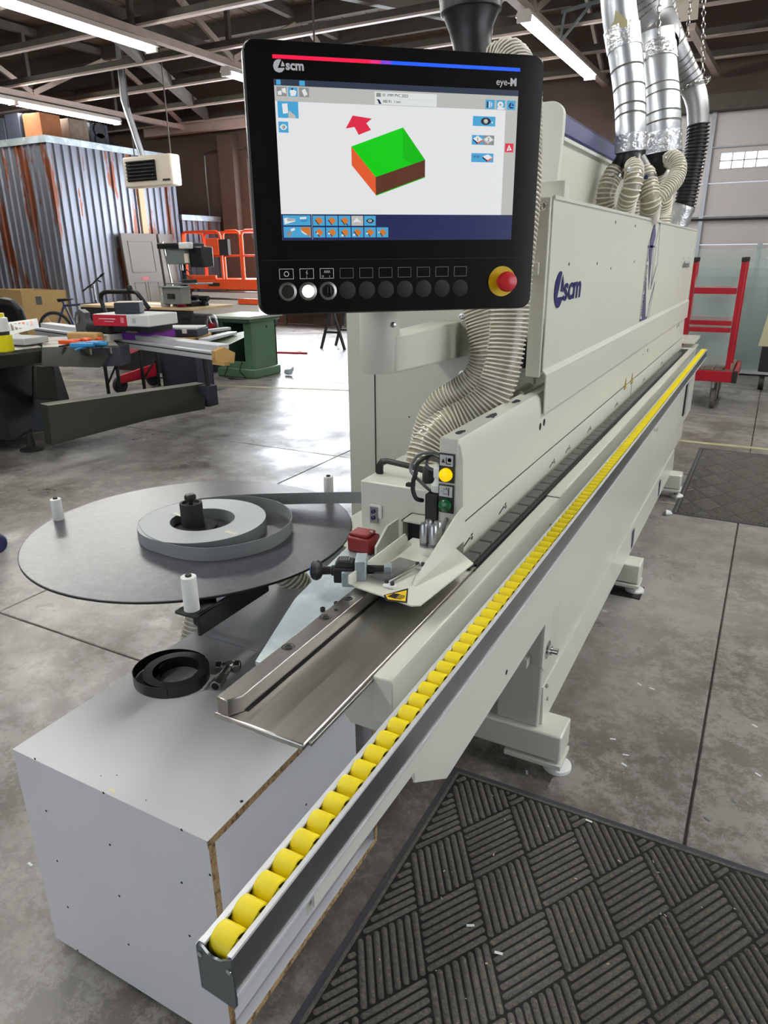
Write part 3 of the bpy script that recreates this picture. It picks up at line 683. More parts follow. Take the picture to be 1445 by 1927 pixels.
# push button stations on the beam end
for (z, m_, cap) in ((1.118, yelbtn, 'lamp_button'), (1.040, grnbtn, 'green_button')):
    b = G().box(-.6535, 1.493, z-.036, -.6135, 1.498, z+.036).build('button_plate', black, mc, bevel=.001)
    G().box(-.6505, 1.4915, z+.006, -.6165, 1.493, z+.033).build('legend_plate', greytop, b)
    G().lathe([(.0165, 0), (.0165, .006), (.0155, .010), (.011, .0135), (0, .0150)], (-.6335, 1.493, z-.0155), 28, axis=(0, -1, 0)).build(cap, m_, b)
    q = G(lambda p: V((-.6335+p.x, 1.4912+p.y*.0, z+.0195+p.z)))
    if z > 1.1:
        q.add([(-.013, 0, -.006), (-.003, 0, -.006), (-.008, 0, .005)], [(0, 1, 2)]); q.lathe([(.005, 0), (.005, .001)], (.008, 0, .002), 12, axis=(0, 1, 0)); q.box(-.001, 0, -.009, .001, .001, .008); q.box(-.001, 0, -.009, .012, .001, -.007)
    else:
        q.tube([(-.006, 0, -.006), (.006, 0, -.006), (.006, 0, .006), (-.006, 0, .006)], .0008, 5, closed=True); q.box(-.013, 0, -.0005, -.007, .001, .0005); q.box(.001, 0, .006, .003, .001, .011); q.box(.007, 0, -.010, .009, .001, .011)
    q.build('legend_symbol', black, b)
# air tube leaving the beam end
G().tube(spline([(-.632, 1.50, .987), (-.630, 1.485, .982), (-.632, 1.475, .965), (-.640, 1.47, .94), (-.642, 1.462, .928)], .006), .005, 10).build('air_tube', greyhose, mc)
G().cyl((-.640, 1.462, .945), (-.640, 1.462, .968), .0075, n=12).build('tube_fitting', white, mc)
G().cyl((-.618, 1.44, .94), (-.618, 1.44, .955), .007, n=12).build('tube_fitting', nylon, mc)
# motor box with handle
mb = G().prism([(-.868, 1.475, .895), (-.700, 1.488, .895), (-.660, 1.50, .9), (-.660, 1.50, 1.05), (-.68, 1.50, 1.055), (-.862, 1.475, 1.062)], (0, .0, .0)) if False else G().box(-.912, 1.560, .860, -.662, 1.72, 1.030)
mb = mb.build('motor_cover', paint, mc, bevel=.004)
hd = G().tube([(-.896, 1.640, 1.028), (-.896, 1.640, 1.052), (-.888, 1.640, 1.064), (-.872, 1.640, 1.068), (-.800, 1.640, 1.062), (-.755, 1.640, 1.056)], [.011, .011, .010, .0085, .0085, .010], 8).build('cover_handle', black, mc, bevel=.002)
G().lathe([(.026, 0), (.030, .004), (.030, .016), (.024, .022), (.018, .030), (.018, .040)], (-.760, 1.632, 1.040), 28, axis=(.9, .35, 0)).build('clamping_knob', blackm, hd)
G().box(-.688, 1.49, .960, -.655, 1.545, 1.045).build('black_motor', blackm, mc, bevel=.002)
G().lathe([(.013, 0), (.016, .002), (.016, .018), (.012, .022), (.008, .030), (.008, .048), (0, .050)], (-.668, 1.52, 1.046), 18).build('cable_gland', nylon, mc)
G().box(-.676, 1.508, 1.082, -.652, 1.532, 1.112).build('plug_housing', nylon, mc, bevel=.005)
G().box(-.672, 1.50, .935, -.655, 1.53, .960).build('spindle', steel2, mc)
# open duct mouth under the motor
g = G(); X_0, X_1, z0, z1, y0, y1 = -.758, -.690, .885, .962, 1.50, 1.56
g.box(X_0, y0, z0, X_0+.004, y1, z1).box(X_1-.004, y0, z0, X_1, y1, z1).box(X_0, y0, z1-.004, X_1, y1, z1).box(X_0, y1-.004, z0, X_1, y1, z1)
g.build('extraction_mouth', paint2, mc)
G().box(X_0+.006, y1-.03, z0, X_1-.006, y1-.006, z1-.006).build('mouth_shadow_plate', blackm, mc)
# red interlock switch with its key plate
redsw = mat('dark_red_switch', (132, 20, 24), .45)
sw = thing('safety_switch', 'red interlock switch with steel key plate under the motor cover', 'switch', (-.83, 1.45, .893))
G().box(-.862, 1.40, .893, -.795, 1.455, .935).build('switch_body', redsw, sw, bevel=.006)
G().box(-.858, 1.404, .935, -.805, 1.45, .944).build('switch_lid', redsw, sw, bevel=.003)
G().lathe([(.005, 0), (.005, .003)], (-.808, 1.43, .944), 10).build('lid_screw', chrome, sw)
G().box(-.880, 1.552, .915, -.858, 1.5555, .962).build('key_plate', steel2, sw)
G().box(-.882, 1.5556, .930, -.845, 1.5599, .968).build('white_block', white, sw, bevel=.003)
for z in (.932, .950): G().lathe([(.006, 0), (.006, .004), (.003, .005)], (-.869, 1.552, z), 12, axis=(0, -1, 0)).build('blue_screw', blue, sw)
G().box(-.885, 1.40, .70, -.79, 1.50, .885).build('lower_bracket', paint2, mc, bevel=.004)
G().px([(1.40, .88), (1.52, .88), (1.52, .955), (1.46, .955), (1.40, .92)], -.782, .006).build('angle_bracket', paint, mc)
# black and grey cables looping over the motor
ca = thing('motor_cables', 'looped grey and black cables over the motor plug', 'cable', (-.69, 1.52, 1.06))
G().tube(spline([(-0.683,1.560,1.130), (-0.690,1.530,1.141), (-0.717,1.520,1.136), (-0.732,1.510,1.116), (-0.732,1.500,1.098), (-0.717,1.490,1.089), (-0.692,1.500,1.062), (-0.684,1.520,1.044)], .006), .0042, 10).build('grey_tube', greyhose, ca)
G().tube(spline([(-0.691,1.580,1.109), (-0.694,1.540,1.127), (-0.700,1.500,1.131), (-0.711,1.490,1.117), (-0.709,1.480,1.097), (-0.715,1.480,1.079), (-0.716,1.480,1.055), (-0.707,1.480,1.034), (-0.699,1.500,1.024)], .006), .0055, 10).build('black_cable', cable, ca)
G().tube(spline([(-0.688,1.580,1.101), (-0.685,1.540,1.125), (-0.691,1.520,1.127), (-0.695,1.510,1.118), (-0.689,1.510,1.108), (-0.680,1.520,1.101)], .006), .004, 10).build('grey_tube', greyhose, ca)
G().box(-.735, 1.478, 1.062, -.715, 1.492, 1.070).build('cable_tie', black, ca)
# machine end plate, column, arm hole bracket
G().box(-1.33, 2.20, .20, -.64, 2.23, 1.60).build('end_panel', paint2, mc, bevel=.003)
G().box(-1.219, 2.1975, .25, -1.216, 2.2005, 1.60).build('panel_joint', dark, mc)
for x, z in ((-1.08, 1.06), (-1.08, .95)): G().lathe([(.003, 0), (.003, .001)], (x, 2.199, z), 8, axis=(0, -1, 0)).build('small_hole', dark, mc)
G().py([(-.97, 1.27), (-.90, 1.185), (-.80, 1.185), (-.80, 1.46), (-.97, 1.46)], 2.16, .012).build('arm_bracket', paint2, mc)
for x, z in ((-.867, 1.230), (-.873, 1.411)):
    G().lathe([(.013, 0), (.013, .002), (.008, .002), (.008, .008), (.005, .010)], (x, 2.16, z), 16, axis=(0, -1, 0)).build('flange_bolt', chrome, mc)
# hood support bracket right of the monitor
br = G().py([(-.650, 1.24), (-.604, 1.24), (-.604, 1.750), (-.650, 1.750)], 2.135, .012).build('hood_bracket', paint, mc, bevel=.004)
for x, z in ((-.628, 1.727), (-.636, 1.555)):
    G().lathe([(.013, 0), (.013, .002), (.009, .002), (.0085, .006), (.004, .008)], (x, 2.135, z), 18, axis=(0, -1, 0)).build('flange_bolt', chrome, br)
G().box(-.652, 2.125, 1.54, -.625, 2.135, 1.575).build('bracket_tab', paint, mc, bevel=.002)
G().box(-.70, 2.18, 1.25, -.61, 2.30, 1.40).build('terminal_housing', tan if False else paint2, mc, bevel=.003)
G().box(-.700, 2.155, 1.262, -.655, 2.18, 1.352).build('black_connector', black, mc, bevel=.006)
G().box(-.672, 2.24, .98, -.655, 2.30, 1.25).build('hood_post', black, mc)
G().box(-.70, 2.26, .98, -.675, 2.3, 1.25).build('hood_post', tan if False else paint2, mc)
G().cyl((-.655, 2.10, 1.185), (-.655, 2.4, 1.205), .02, n=14).build('gas_strut', steel2, mc)
G().box(-.70, 2.30, 1.69, -.611, 2.36, 1.807).build('cable_box', paint, mc, bevel=.003)
# front hood
hp = [(-.604, 1.752), (-.600, 1.752), (-.598, 1.262), (-.586, 1.247), (-.584, 1.126), (-.588, 1.126), (-.590, 1.245), (-.602, 1.260)]
hood = G().py(hp, 2.148, 3.93).build('front_hood', paint, mc, smooth=20)
G().box(-.70, 2.15, 1.73, -.604, 6.05, 1.75).build('hood_top', paint, mc)
G().box(-.604, 2.149, 1.745, -.596, 6.078, 1.755).build('hood_rim', paint, mc)
G().box(-.606, 6.05, 1.13, -.592, 6.08, 1.75).build('hood_end_flange', paint, mc)
for y, z in ((2.371, 1.567), (2.78, 1.563), (3.045, 1.712), (3.484, 1.711), (3.039, 1.541), (3.55, 1.56), (5.45, 1.56), (5.80, 1.56)):
    G().lathe([(.0055, 0), (.0055, .001)], (-.5995, y, z), 10, axis=(1, 0, 0)).build('rivet_hole', dark, mc)
# rear cabinet with the blue roof edge
G().box(-1.85, 3.21, .2, -.883, 6.3, 2.118).build('rear_cabinet', paint2, mc)
ep = [(-1.9, .2), (-.883, .2), (-.883, 1.71), (-.868, 2.063)]+[(-.921+.053*math.cos(a), 2.124+.053*math.sin(a)) for a in [k*PI/12 for k in range(0, 7)]]+[(-1.9, 2.177)]
G().py(ep, 3.17, .035).build('rear_end_panel', paint, mc, bevel=.003)
G().py([(-1.0, 2.180), (-.927, 2.168), (-.880, 2.130), (-.869, 2.063), (-.883, 2.042), (-1.0, 2.06)], 3.205, 3.1).build('blue_roof_edge', blue, mc)
G().box(-.883, 3.206, 2.036, -.868, 6.3, 2.050).build('cabinet_ledge', paint, mc)
# printed marks on the hood
xf_h = lambda p: V((-.5965+p.z, p.x, p.y))
L_ = [(-0.597,2.289,1.544), (-0.597,2.274,1.548), (-0.597,2.257,1.546), (-0.597,2.239,1.535), (-0.597,2.223,1.519), (-0.597,2.216,1.500), (-0.597,2.215,1.480), (-0.597,2.221,1.464), (-0.597,2.234,1.451), (-0.597,2.247,1.442), (-0.597,2.263,1.439), (-0.597,2.281,1.441), (-0.597,2.297,1.450), (-0.597,2.309,1.461), (-0.597,2.315,1.471), (-0.597,2.248,1.471)]
W_ = [(-0.597,2.300,1.538), (-0.597,2.318,1.509), (-0.597,2.318,1.484), (-0.597,2.287,1.489)]
g = G().prism([(-.597, p[1], p[2]) for p in L_], (.0008, 0, 0)).prism([(-.597, p[1], p[2]) for p in W_], (.0008, 0, 0))
g.build('logo_print', navy, mc)
a0, a1 = (-0.597,2.342,1.463), (-0.597,2.540,1.527)
G(lambda p: V((-.5968+p.z, 2.318+p.x, 1.459+p.y))).text('scm', .108, off=.0022, shear=.12, sx=1.36).build('logo_lettering', navy, mc)
DX = -.597
def yz(pts, x=DX): return [(x, a, b) for a, b in pts]
g = G()
g.prism(yz([(3.883, 1.267), (4.114, 1.264), (4.114, 1.278), (4.057, 1.278), (3.944, 1.478), (3.950, 1.278), (3.883, 1.278)]), (.0008, 0, 0))
g.prism(yz([(4.026, 1.742), (4.089, 1.678), (4.038, 1.628), (4.057, 1.413), (3.94, 1.628), (3.96, 1.68)]), (.0008, 0, 0))
for a, b in (((3.884, 1.627), (4.098, 1.628)), ((4.241, 1.53), (4.122, 1.415)), ((4.256, 1.446), (4.135, 1.332)), ((4.00, 1.743), (4.03, 1.743)), ((4.17, 1.741), (4.20, 1.741))):
    g.bar((DX+.0004, a[0], a[1]), (DX+.0004, b[0], b[1]), .010, .0008, up=(1, 0, 0))
for a, b in (((3.884, 1.627), (4.005, 1.743)), ((4.098, 1.628), (4.19, 1.741)), ((4.20, 1.741), (4.27, 1.53)), ((4.07, 1.620), (4.12, 1.43)), ((4.256, 1.446), (4.165, 1.262)), ((3.884, 1.627), (3.875, 1.268)), ((4.135, 1.332), (4.115, 1.27)), ((4.14, 1.63), (4.13, 1.44))):
    g.bar((DX+.0004, a[0], a[1]), (DX+.0004, b[0], b[1]), .0035, .0008, up=(1, 0, 0))
g.build('company_decal', navyp, mc)
G(lambda p: V((DX+.0008+p.z, 3.935-p.y, 1.288+p.x))).text('Allied Wood Co.', .052, off=.0012, sx=.93).build('company_lettering', navyp, mc)
G(lambda p: V((-.5968+p.z, 5.43+p.x, 1.497+p.y))).text('olimpic', .060, off=.0006, sx=2.6).build('model_lettering', greyhose, mc)
# ================================================================ control panel with monitor
MO = V((-.8606, 1.1929, 1.8999)); MU = V((.7384, .6744, 0)); MN = V((.6744, -.7384, 0))
def mp(p): return MO+MU*p.x+V((0, 0, -p.y))+MN*p.z      # panel coordinates: right, down, towards the viewer
def mt(u, v, n=.0):                                     # text frame at (u, v)
    return lambda p: MO+MU*(u+p.x)+V((0, 0, p.y-v))+MN*(n+p.z)
cp = thing('control_panel', 'black touch screen control panel with red emergency stop on a swing arm', 'control panel', (-.80, 1.50, 1.34))
U0, U1, V0, V1 = -.053, .531, -.0625, .4115
def rr(u0, v0, u1, v1, r, n=6):
    o = []
    for cx_, cy_, a in ((u1-r, v1-r, 0), (u0+r, v1-r, 1), (u0+r, v0+r, 2), (u1-r, v0+r, 3)):
        for k in range(n+1):
            t = (a+k/n)*PI/2; o.append((cx_+r*math.cos(t), cy_+r*math.sin(t)))
    return o
G(mp).pz(rr(U0, V0, U1, V1, .022), -.030, .026).build('monitor_housing', mat('housing_dark', (38, 38, 40), .4), cp, bevel=.003)
G(mp).pz(rr(U0+.002, V0+.002, U1-.002, V1-.002, .020), -.004, .004).build('front_glass', blackg, cp, bevel=.0012)
G(mp).box(U0+.012, .3075, 0, U1-.012, .3085, .0005).build('glass_seam', blackm, cp)
G(mp).box(U0+.06, .02, -.075, U1-.06, .34, -.030).build('rear_housing', paint2, cp, bevel=.01)
# light bar red to blue
nb_ = 24
for i in range(nb_):
    t = i/(nb_-1); tt = min(1, max(0, (t-.36)/.12))
    c = (int(255*(1-tt)+20*tt), int(16+60*tt), int(60*(1-tt)+250*tt))
    MATS['led%d' % i] = mat('light_bar_colour', c, .4, emit=(c, .95))
lb = G(mp).box(-.001, -.0385, 0, .479, -.0315, .0004).build('light_bar', black, cp)
for i in range(nb_):
    a = .478*i/nb_; G(mp).box(a, -.0378, .0003, a+.478/nb_, -.0322, .0012).build('light_segment', MATS['led%d' % i], lb)
prt = mat('panel_print', (225, 226, 226), .5); prg = mat('panel_print_grey', (120, 121, 122), .5)
prt_e = prt
def logo(cx_, cy_, D, m_, name, par, n0=.0006):
    # round emblem cut by a slanted wedge, and the small sail beside it
    s_ = D
    c1 = [(.22, -.47), (.02, -.50), (-.22, -.44), (-.40, -.28), (-.50, 0), (-.44, .26), (-.28, .42), (0, .50), (.26, .43), (.44, .24), (.49, .12), (-.12, .16)]
    c2 = [(.30, -.38), (.45, -.18), (.50, .0), (.16, .02)]
    g = G(mp)
    for c in (c1, c2): g.pz([(cx_+a*s_, cy_+b*s_) for a, b in c], n0, .0004)
    return g.build(name, m_, par)
logo(.0105, -.0205, .021, prt, 'logo_emblem', cp)
G(mt(.0225, -.0155, .0006)).text('scm', .021, off=.0007).build('logo_lettering', prt, cp)
G(mt(.4295, -.0078, .0006)).text('eye-', .017, off=.0001).build('panel_lettering', prt, cp)
G(mt(.4590, -.0078, .0006)).text('M', .017, off=.0009).build('panel_lettering', prt, cp)
# display
def em(n_, c, s_=.82): return mat(n_, c, .3, emit=(c, s_))
e_white = em('screen_white', (228, 230, 232)); e_grey = em('screen_grey', (186, 187, 182)); e_navy = em('screen_navy', (38, 44, 92), .7)
e_blue = em('icon_blue', (72, 164, 212)); e_pale = em('icon_pale', (222, 226, 226)); e_green = em('board_green', (8, 206, 12)); e_orange = em('board_orange', (226, 92, 46)); e_brown = em('board_brown', (98, 56, 38), .7)
e_red = em('arrow_red', (222, 44, 72)); e_dark = em('icon_dark', (44, 44, 52), .7); e_wood = em('icon_wood', (206, 120, 44)); e_sl = em('screen_slate', (56, 66, 88), .6); e_mid = em('icon_grey', (140, 142, 142)); e_grn2 = em('board_green_shade', (10, 186, 12))
for m_ in (e_white, e_grey, e_navy, e_blue, e_pale, e_green, e_orange, e_brown, e_red, e_dark, e_wood, e_sl, e_mid, e_grn2):
    b_ = m_.node_tree.nodes['Principled BSDF']; b_.inputs['Base Color'].default_value = (.01, .01, .01, 1); b_.inputs['Roughness'].default_value = .2
ds = G(mp).box(0, 0, 0, .477, .272, .0006).build('display', e_white, cp)
Zs = [.0006]
def q(name, m_, pts, z=0.0):
    return G(mp).pz(pts, .0006+z, .00025).build(name, m_, ds)
def qr(name, m_, a, b, c, d, z=0.0): return q(name, m_, [(a, b), (c, b), (c, d), (a, d)], z)
qr('title_strip', e_sl, 0, 0, .477, .010)
qr('title_strip', e_blue, .004, .001, .012, .009, .0003); qr('title_strip', e_blue, .046, .001, .056, .009, .0003)
qr('header_bar', e_grey, 0, .010, .477, .035); qr('side_bar', e_grey, .452, .035, .477, .225); qr('footer_bar', e_navy, 0, .225, .477, .272)
qr('name_field', e_pale, .187, .013, .309, .034, .0003); qr('field_rule', e_grey, .203, .0235, .308, .0238, .0006)
qr('folder_icon', e_mid, .190, .0150, .199, .0215, .0006); q('tape_icon', e_navy, [(.1905, .025), (.196, .026), (.200, .033), (.195, .033), (.193, .028)], .0006)
G(mt(.202, .0205, .0015)).text('01 1MM PVC 2023', .0072, sx=.9).build('screen_text', e_dark, ds)
G(mt(.202, .0305, .0015)).text('ABS R1  1 mm', .0066, sx=.9).build('screen_text', e_dark, ds)
def icon(a, b, c, d, bg, parts):
    f = qr('icon_tile', bg, a, b, c, d, .0003)
    for m_, pts in parts:
        q('icon_shape', m_, [(a+(c-a)*u, b+(d-b)*v) for u, v in pts], .0006)
circ = lambda x, y, r, ry=None: [(x+r*math.cos(k*PI/8), y+(ry or r)*math.sin(k*PI/8)) for k in range(16)]
brd = [(.22, .38), (.55, .12), (.85, .55), (.52, .88)]; brs = [(.22, .38), (.52, .88), (.50, .98), (.18, .46)]
icon(.004, .012, .022, .027, e_mid, [(e_pale, [(.1, .5), (.5, .4), (.5, .85), (.1, .9)]), (e_white, [(.5, .2), (.9, .1), (.95, .7), (.6, .6)])])
icon(.025, .012, .042, .027, e_blue, [(e_white, [(.15, .35), (.6, .25), (.9, .45), (.75, .9), (.25, .95)]), (e_dark, circ(.45, .22, .12))])
icon(.045, .012, .063, .027, e_mid, [(e_pale, [(.25, .3), (.6, .1), (.85, .7), (.5, .95)])])
icon(.409, .018, .428, .034, e_blue, [(e_dark, [(.15, .2), (.3, .2), (.3, .85), (.15, .9)]), (e_pale, [(.38, .2), (.5, .2), (.5, .85), (.38, .85)]), (e_pale, [(.6, .28), (.7, .28), (.7, .75), (.6, .75)])])
icon(.432, .018, .450, .034, e_blue, [(e_pale, circ(.45, .5, .35)), (e_mid, circ(.45, .5, .14)), (e_white, [(.1, .8), (.95, .8), (.95, 1), (.1, 1)])])
icon(.454, .018, .472, .034, e_blue, [(e_navy, [(.55, .2), (.3, .3), (.18, .6), (.35, .85), (.7, .85), (.8, .7), (.4, .68)]), (e_navy, [(.6, .25), (.85, .55), (.6, .58)])])
icon(.004, .035, .042, .062, e_blue, [(e_white, [(.22, .15), (.48, .12), (.5, .7), (.25, .75)]), (e_grey, [(.55, .55), (.85, .85), (.85, 1), (.5, 1), (.5, .75)])])
icon(.004, .068, .022, .086, e_blue, [(e_white, [(.1, .5), (.35, .25), (.65, .25), (.9, .5), (.65, .75), (.35, .75)]), (e_dark, circ(.5, .5, .18)), ])
q('arrow_shape', e_red, [(.13, .076), (.144, .054), (.181, .058), (.17, .066), (.179, .077), (.155, .086), (.147, .073)], .0003)
q('board_top', e_green, [(.14, .106), (.242, .071), (.287, .126), (.187, .158)], .0003)
q('board_top_shade', e_grn2, [(.242, .071), (.287, .126), (.262, .1340), (.242, .1250)], .0006)
q('board_side', e_orange, [(.14, .106), (.187, .158), (.187, .190), (.14, .138)], .0003)
q('board_front', e_brown, [(.187, .158), (.287, .126), (.287, .156), (.187, .190)], .0003)
q('board_rim', e_green, [(.187, .190), (.287, .156), (.287, .1575), (.187, .1915)], .0005)
icon(.384, .047, .431, .064, e_blue, [(e_dark, circ(.57, .5, .22, .38)), (e_dark, [(.7, .3), (.82, .55), (.7, .7)]), (e_pale, circ(.57, .5, .10, .24)), (e_white, [(.82, .5), (.92, .6), (.84, .7)])])
icon(.383, .080, .407, .097, e_blue, [(e_white, [(.1, .4), (.5, .05), (.95, .45), (.5, .75)]), (e_navy, [(.1, .4), (.5, .75), (.5, .95), (.1, .55)]), (e_orange, [(.5, .75), (.95, .45), (.95, .6), (.5, .95)])])
icon(.407, .080, .430, .097, e_mid, [(e_pale, [(.05, .4), (.5, .05), (.95, .45), (.5, .75)]), (e_grey, [(.05, .4), (.5, .75), (.5, .95), (.05, .55)])])
G(mt(.3925, .0905, .0018)).text('1', .009).build('screen_text', e_dark, ds); G(mt(.4155, .0905, .0018)).text('2', .009).build('screen_text', e_dark, ds)
icon(.383, .112, .430, .128, e_blue, [(e_white, [(.5, .35), (.75, .1), (.95, .45), (.72, .75)]), (e_navy, [(.5, .35), (.72, .75), (.72, .95), (.5, .55)]), (e_orange, [(.72, .75), (.95, .45), (.95, .6), (.72, .95)])])
G(mt(.386, .1205, .0015)).text('19.10', .0062).build('screen_text', e_dark, ds)
icon(.454, .093, .472, .109, e_red, [(e_pale, [(.45, .15), (.82, .75), (.2, .85)])]); G(mt(.4612, .1065, .0018)).text('!', .009).build('screen_text', e_dark, ds)
icon(.003, .227, .056, .245, e_blue, [(e_white, [(.03, .3), (.12, .25), (.45, .35), (.45, .6), (.05, .9)]), (e_mid, [(.15, .3), (.45, .35), (.45, .55), (.15, .6)]), (e_pale, [(.6, .2), (.85, .15), (.85, .35), (.62, .4)])])
G(mt(.036, .2385, .0018)).text('12m/1', .0056).build('screen_text', e_navy, ds)
icon(.003, .2475, .056, .267, e_blue, [(e_mid, circ(.2, .65, .10, .25)), (e_pale, [(.25, .2), (.4, .1), (.42, .3), (.28, .45)]), (e_wood, [(.62, .05), (.98, .05), (.98, .95), (.85, .7), (.68, .4)]), (e_pale, [(.62, .25), (.68, .4), (.8, .6), (.86, .75), (.78, .72), (.66, .5)])])
for i in range(5):
    a = .0605+.0255*i; bg = e_grey if i == 3 else e_blue
    if i == 3: sh = [(e_pale, [(.1, .7), (.45, .2), (.9, .75), (.55, .6)])]
    elif i == 4: sh = [(e_dark, [(.15, .5), (.4, .28), (.65, .28), (.88, .5), (.65, .75), (.4, .75)]), (e_pale, circ(.5, .5, .16))]
    else: sh = [(e_wood, brd), (e_dark, brs)]+([(e_dark, [(.55, .8), (.62, .75), (.8, .95), (.72, .98)])] if i == 2 else [])
    icon(a, .2275, a+.0235, .2455, bg, sh)
for i in range(6):
    a = .0605+.0255*i
    icon(a, .2485, a+.0235, .267, e_blue, [(e_wood, brd), (e_dark, brs), (e_pale, circ((.35, .25, .3, .2, .25, .2)[i], (.6, .6, .8, .75, .6, .5)[i], .1))])
qr('footer_rule', e_pale, .0583, .225, .0588, .270, .0003)
# push buttons in a row
for i in range(10):
    u = .0045+.0403*i; v = .3668
    g = G(mp); a, b, c, d = u-.0145, .3240, u+.0135, .3435; t_ = .0009
    g.box(a, b, 0, c, b+t_, .0005).box(a, d-t_, 0, c, d, .0005).box(a, b, 0, a+t_, d, .0005).box(c-t_, b, 0, c, d, .0005)
    if i == 0: g.tube([(u-.0005+.0045*math.cos(k*PI/8), .3338+.0045*math.sin(k*PI/8), .0003) for k in range(16)], .0007, 5, closed=True)
    if i == 1: g.bar((u+.001, .3275, .0003), (u-.002, .332, .0003), .0009, .0006).bar((u-.002, .332, .0003), (u+.001, .332, .0003), .0009, .0006).bar((u+.001, .332, .0003), (u-.001, .336, .0003), .0009, .0006).box(u-.0012, .338, 0, u-.0004, .3415, .0005)
    if i == 2:
        for k in range(6): g.bar((u-.006+.002*k, .328 if k % 2 else .333, .0003), (u-.004+.002*k, .333 if k % 2 else .328, .0003), .0008, .0005)
        g.tube([(u-.009+.0016*math.cos(k*PI/6), .3392+.0016*math.sin(k*PI/6), .0003) for k in range(12)], .0004, 4, closed=True); g.box(u+.0045, .3375, 0, u+.0052, .341, .0005)
    g.build('legend_frame', prt if i < 3 else prg, cp)
    if i < 3:
        r_ = G(mp).lathe([(.0175, 0), (.0182, .002), (.0175, .006), (.0125, .007), (.0118, .004)], (u, v, 0), 32).build('button_bezel', steel2, cp)
        if i == 0: G(mp).lathe([(.0122, .002), (.0118, .0055), (0, .0062)], (u, v, 0), 28).build('push_button', black, r_)
        if i == 1: G(mp).lathe([(.0122, .002), (.0118, .0065), (.010, .008), (0, .0085)], (u, v, 0), 28).build('lit_button', mat('lit_button_white', (255, 255, 250), .4, emit=((255, 250, 245), 1.1)), r_)
        if i == 2:
            G(mp).lathe([(.0122, .002), (.0120, .0075), (0, .0078)], (u, v, 0), 28).build('selector_base', black, r_)
            G(mp).hexa([(u-.005, v-.011, .007), (u+.006, v-.011, .007), (u+.006, v+.011, .007), (u-.005, v+.011, .007)], [(u-.003, v-.009, .018), (u+.004, v-.009, .018), (u+.004, v+.009, .018), (u-.003, v+.009, .018)]).build('selector_knob', blackg, r_, bevel=.001)
    else:
        G(mp).lathe([(.0170, 0), (.0170, .0012), (.0160, .0018), (0, .0018)], (u, v, 0), 32).build('blank_cap', blackm, cp)
es = G(mp).lathe([(.0305, 0), (.0305, .001), (.0, .001)], (.461, .355, 0), 40).build('stop_plate', yelplate, cp)
G(mp).lathe([(.013, .001), (.013, .016), (.016, .018), (.020, .022), (.0205, .030), (.0185, .036), (.012, .039), (0, .0395)], (.461, .355, 0), 36).build('emergency_stop_button', redbtn, es)
# post and arm
G().lathe([(.044, 0), (.046, .004), (.046, .18), (.040, .19), (.030, .20)], (-.795, 1.462, 1.342), 36).build('arm_post', paint2, cp)
G().lathe([(.030, .0), (.030, .12)], (-.795, 1.462, 1.50), 24).build('post_neck', paint2, cp)
G().box(-.82, 1.38, 1.50, -.70, 1.50, 1.60).build('monitor_mount', paint2, cp, bevel=.01) if False else None
G().hexa([(-.806, 1.424, 1.342), (-.745, 1.452, 1.342), (-.880, 2.165, 1.282), (-.985, 2.165, 1.282)], [(-.800, 1.440, 1.428), (-.745, 1.456, 1.428), (-.880, 2.165, 1.396), (-.985, 2.165, 1.396)]).build('swing_arm', paint2, cp, bevel=.006)
G().lathe([(.006, 0), (.006, .004), (.0035, .005)], (-.752, 1.446, 1.452), 14, axis=(.7, -.7, 0)).build('arm_screw', chrome, cp)
for y in (1.66, 1.73):
    G().lathe([(.005, 0), (.005, .006), (.003, .007)], (-.773-(y-1.5)*.19+.004, y, 1.345-(y-1.5)*.03), 12, axis=(1, -.2, 0)).build('arm_screw', chrome, cp)
# ================================================================ roller rail along the front
rl = thing('roller_rail', 'long aluminium support rail filled with yellow rollers', 'roller rail', (-.42, 3.17, .80))
RY0, RY1 = .392, 5.95
G().box(-.445, RY0, .852, -.4415, RY1, .902).box(-.4445, RY0, .852, -.402, RY1, .856).build('inner_channel', aluw, rl)
G().box(-.4445, RY0, .8985, -.437, RY1, .9022).build('inner_lip', aluw, rl, bevel=.0006, seg=1)
G().box(-.4035, RY0, .842, -.400, RY1, .902).build('outer_face', aluface, rl)
G().box(-.4065, RY0, .8985, -.3995, RY1, .9025).build('outer_lip', aluw, rl, bevel=.0006, seg=1)
G().box(-.4035, RY0, .842, -.397, RY1, .8455).build('lower_lip', aluw, rl)
r0 = None
for i in range(148):
    y = .4145+.0375*i
    if i == 0:
        r0 = G().lathe([(.0165, 0), (.0178, .0012), (.0180, .004), (.0180, .026), (.0176, .0285), (.0165, .029), (.0145, .029), (.0138, .016), (.006, .015), (.0055, .031), (0, .031)], (-.4375, y, .8895), 24, axis=(1, 0, 0)).build('roller', yellow, rl, smooth=50)
    else: copypart(r0, (0, .0375*i, 0), rl)
ep2 = G().py([(-.4465, .896), (-.4445, .9025), (-.438, .9005), (-.432, .8945), (-.424, .892), (-.414, .893), (-.404, .900), (-.3985, .9025), (-.3975, .896), (-.397, .834), (-.400, .829), (-.4465, .834)], .3885, .003).build('end_cap', mat('cap_grey', (96, 104, 108), .3, .6), rl)
G().box(-.4465, .3885, .8985, -.4455, .400, .9005).build('cap_tab', aluw, ep2)
for x in (-.4415, -.4015): G().lathe([(.0035, 0), (.0035, .0015), (.002, .002)], (x, .3885, .889 if x < -.42 else .886), 12, axis=(0, -1, 0)).build('cap_screw', chrome, ep2)
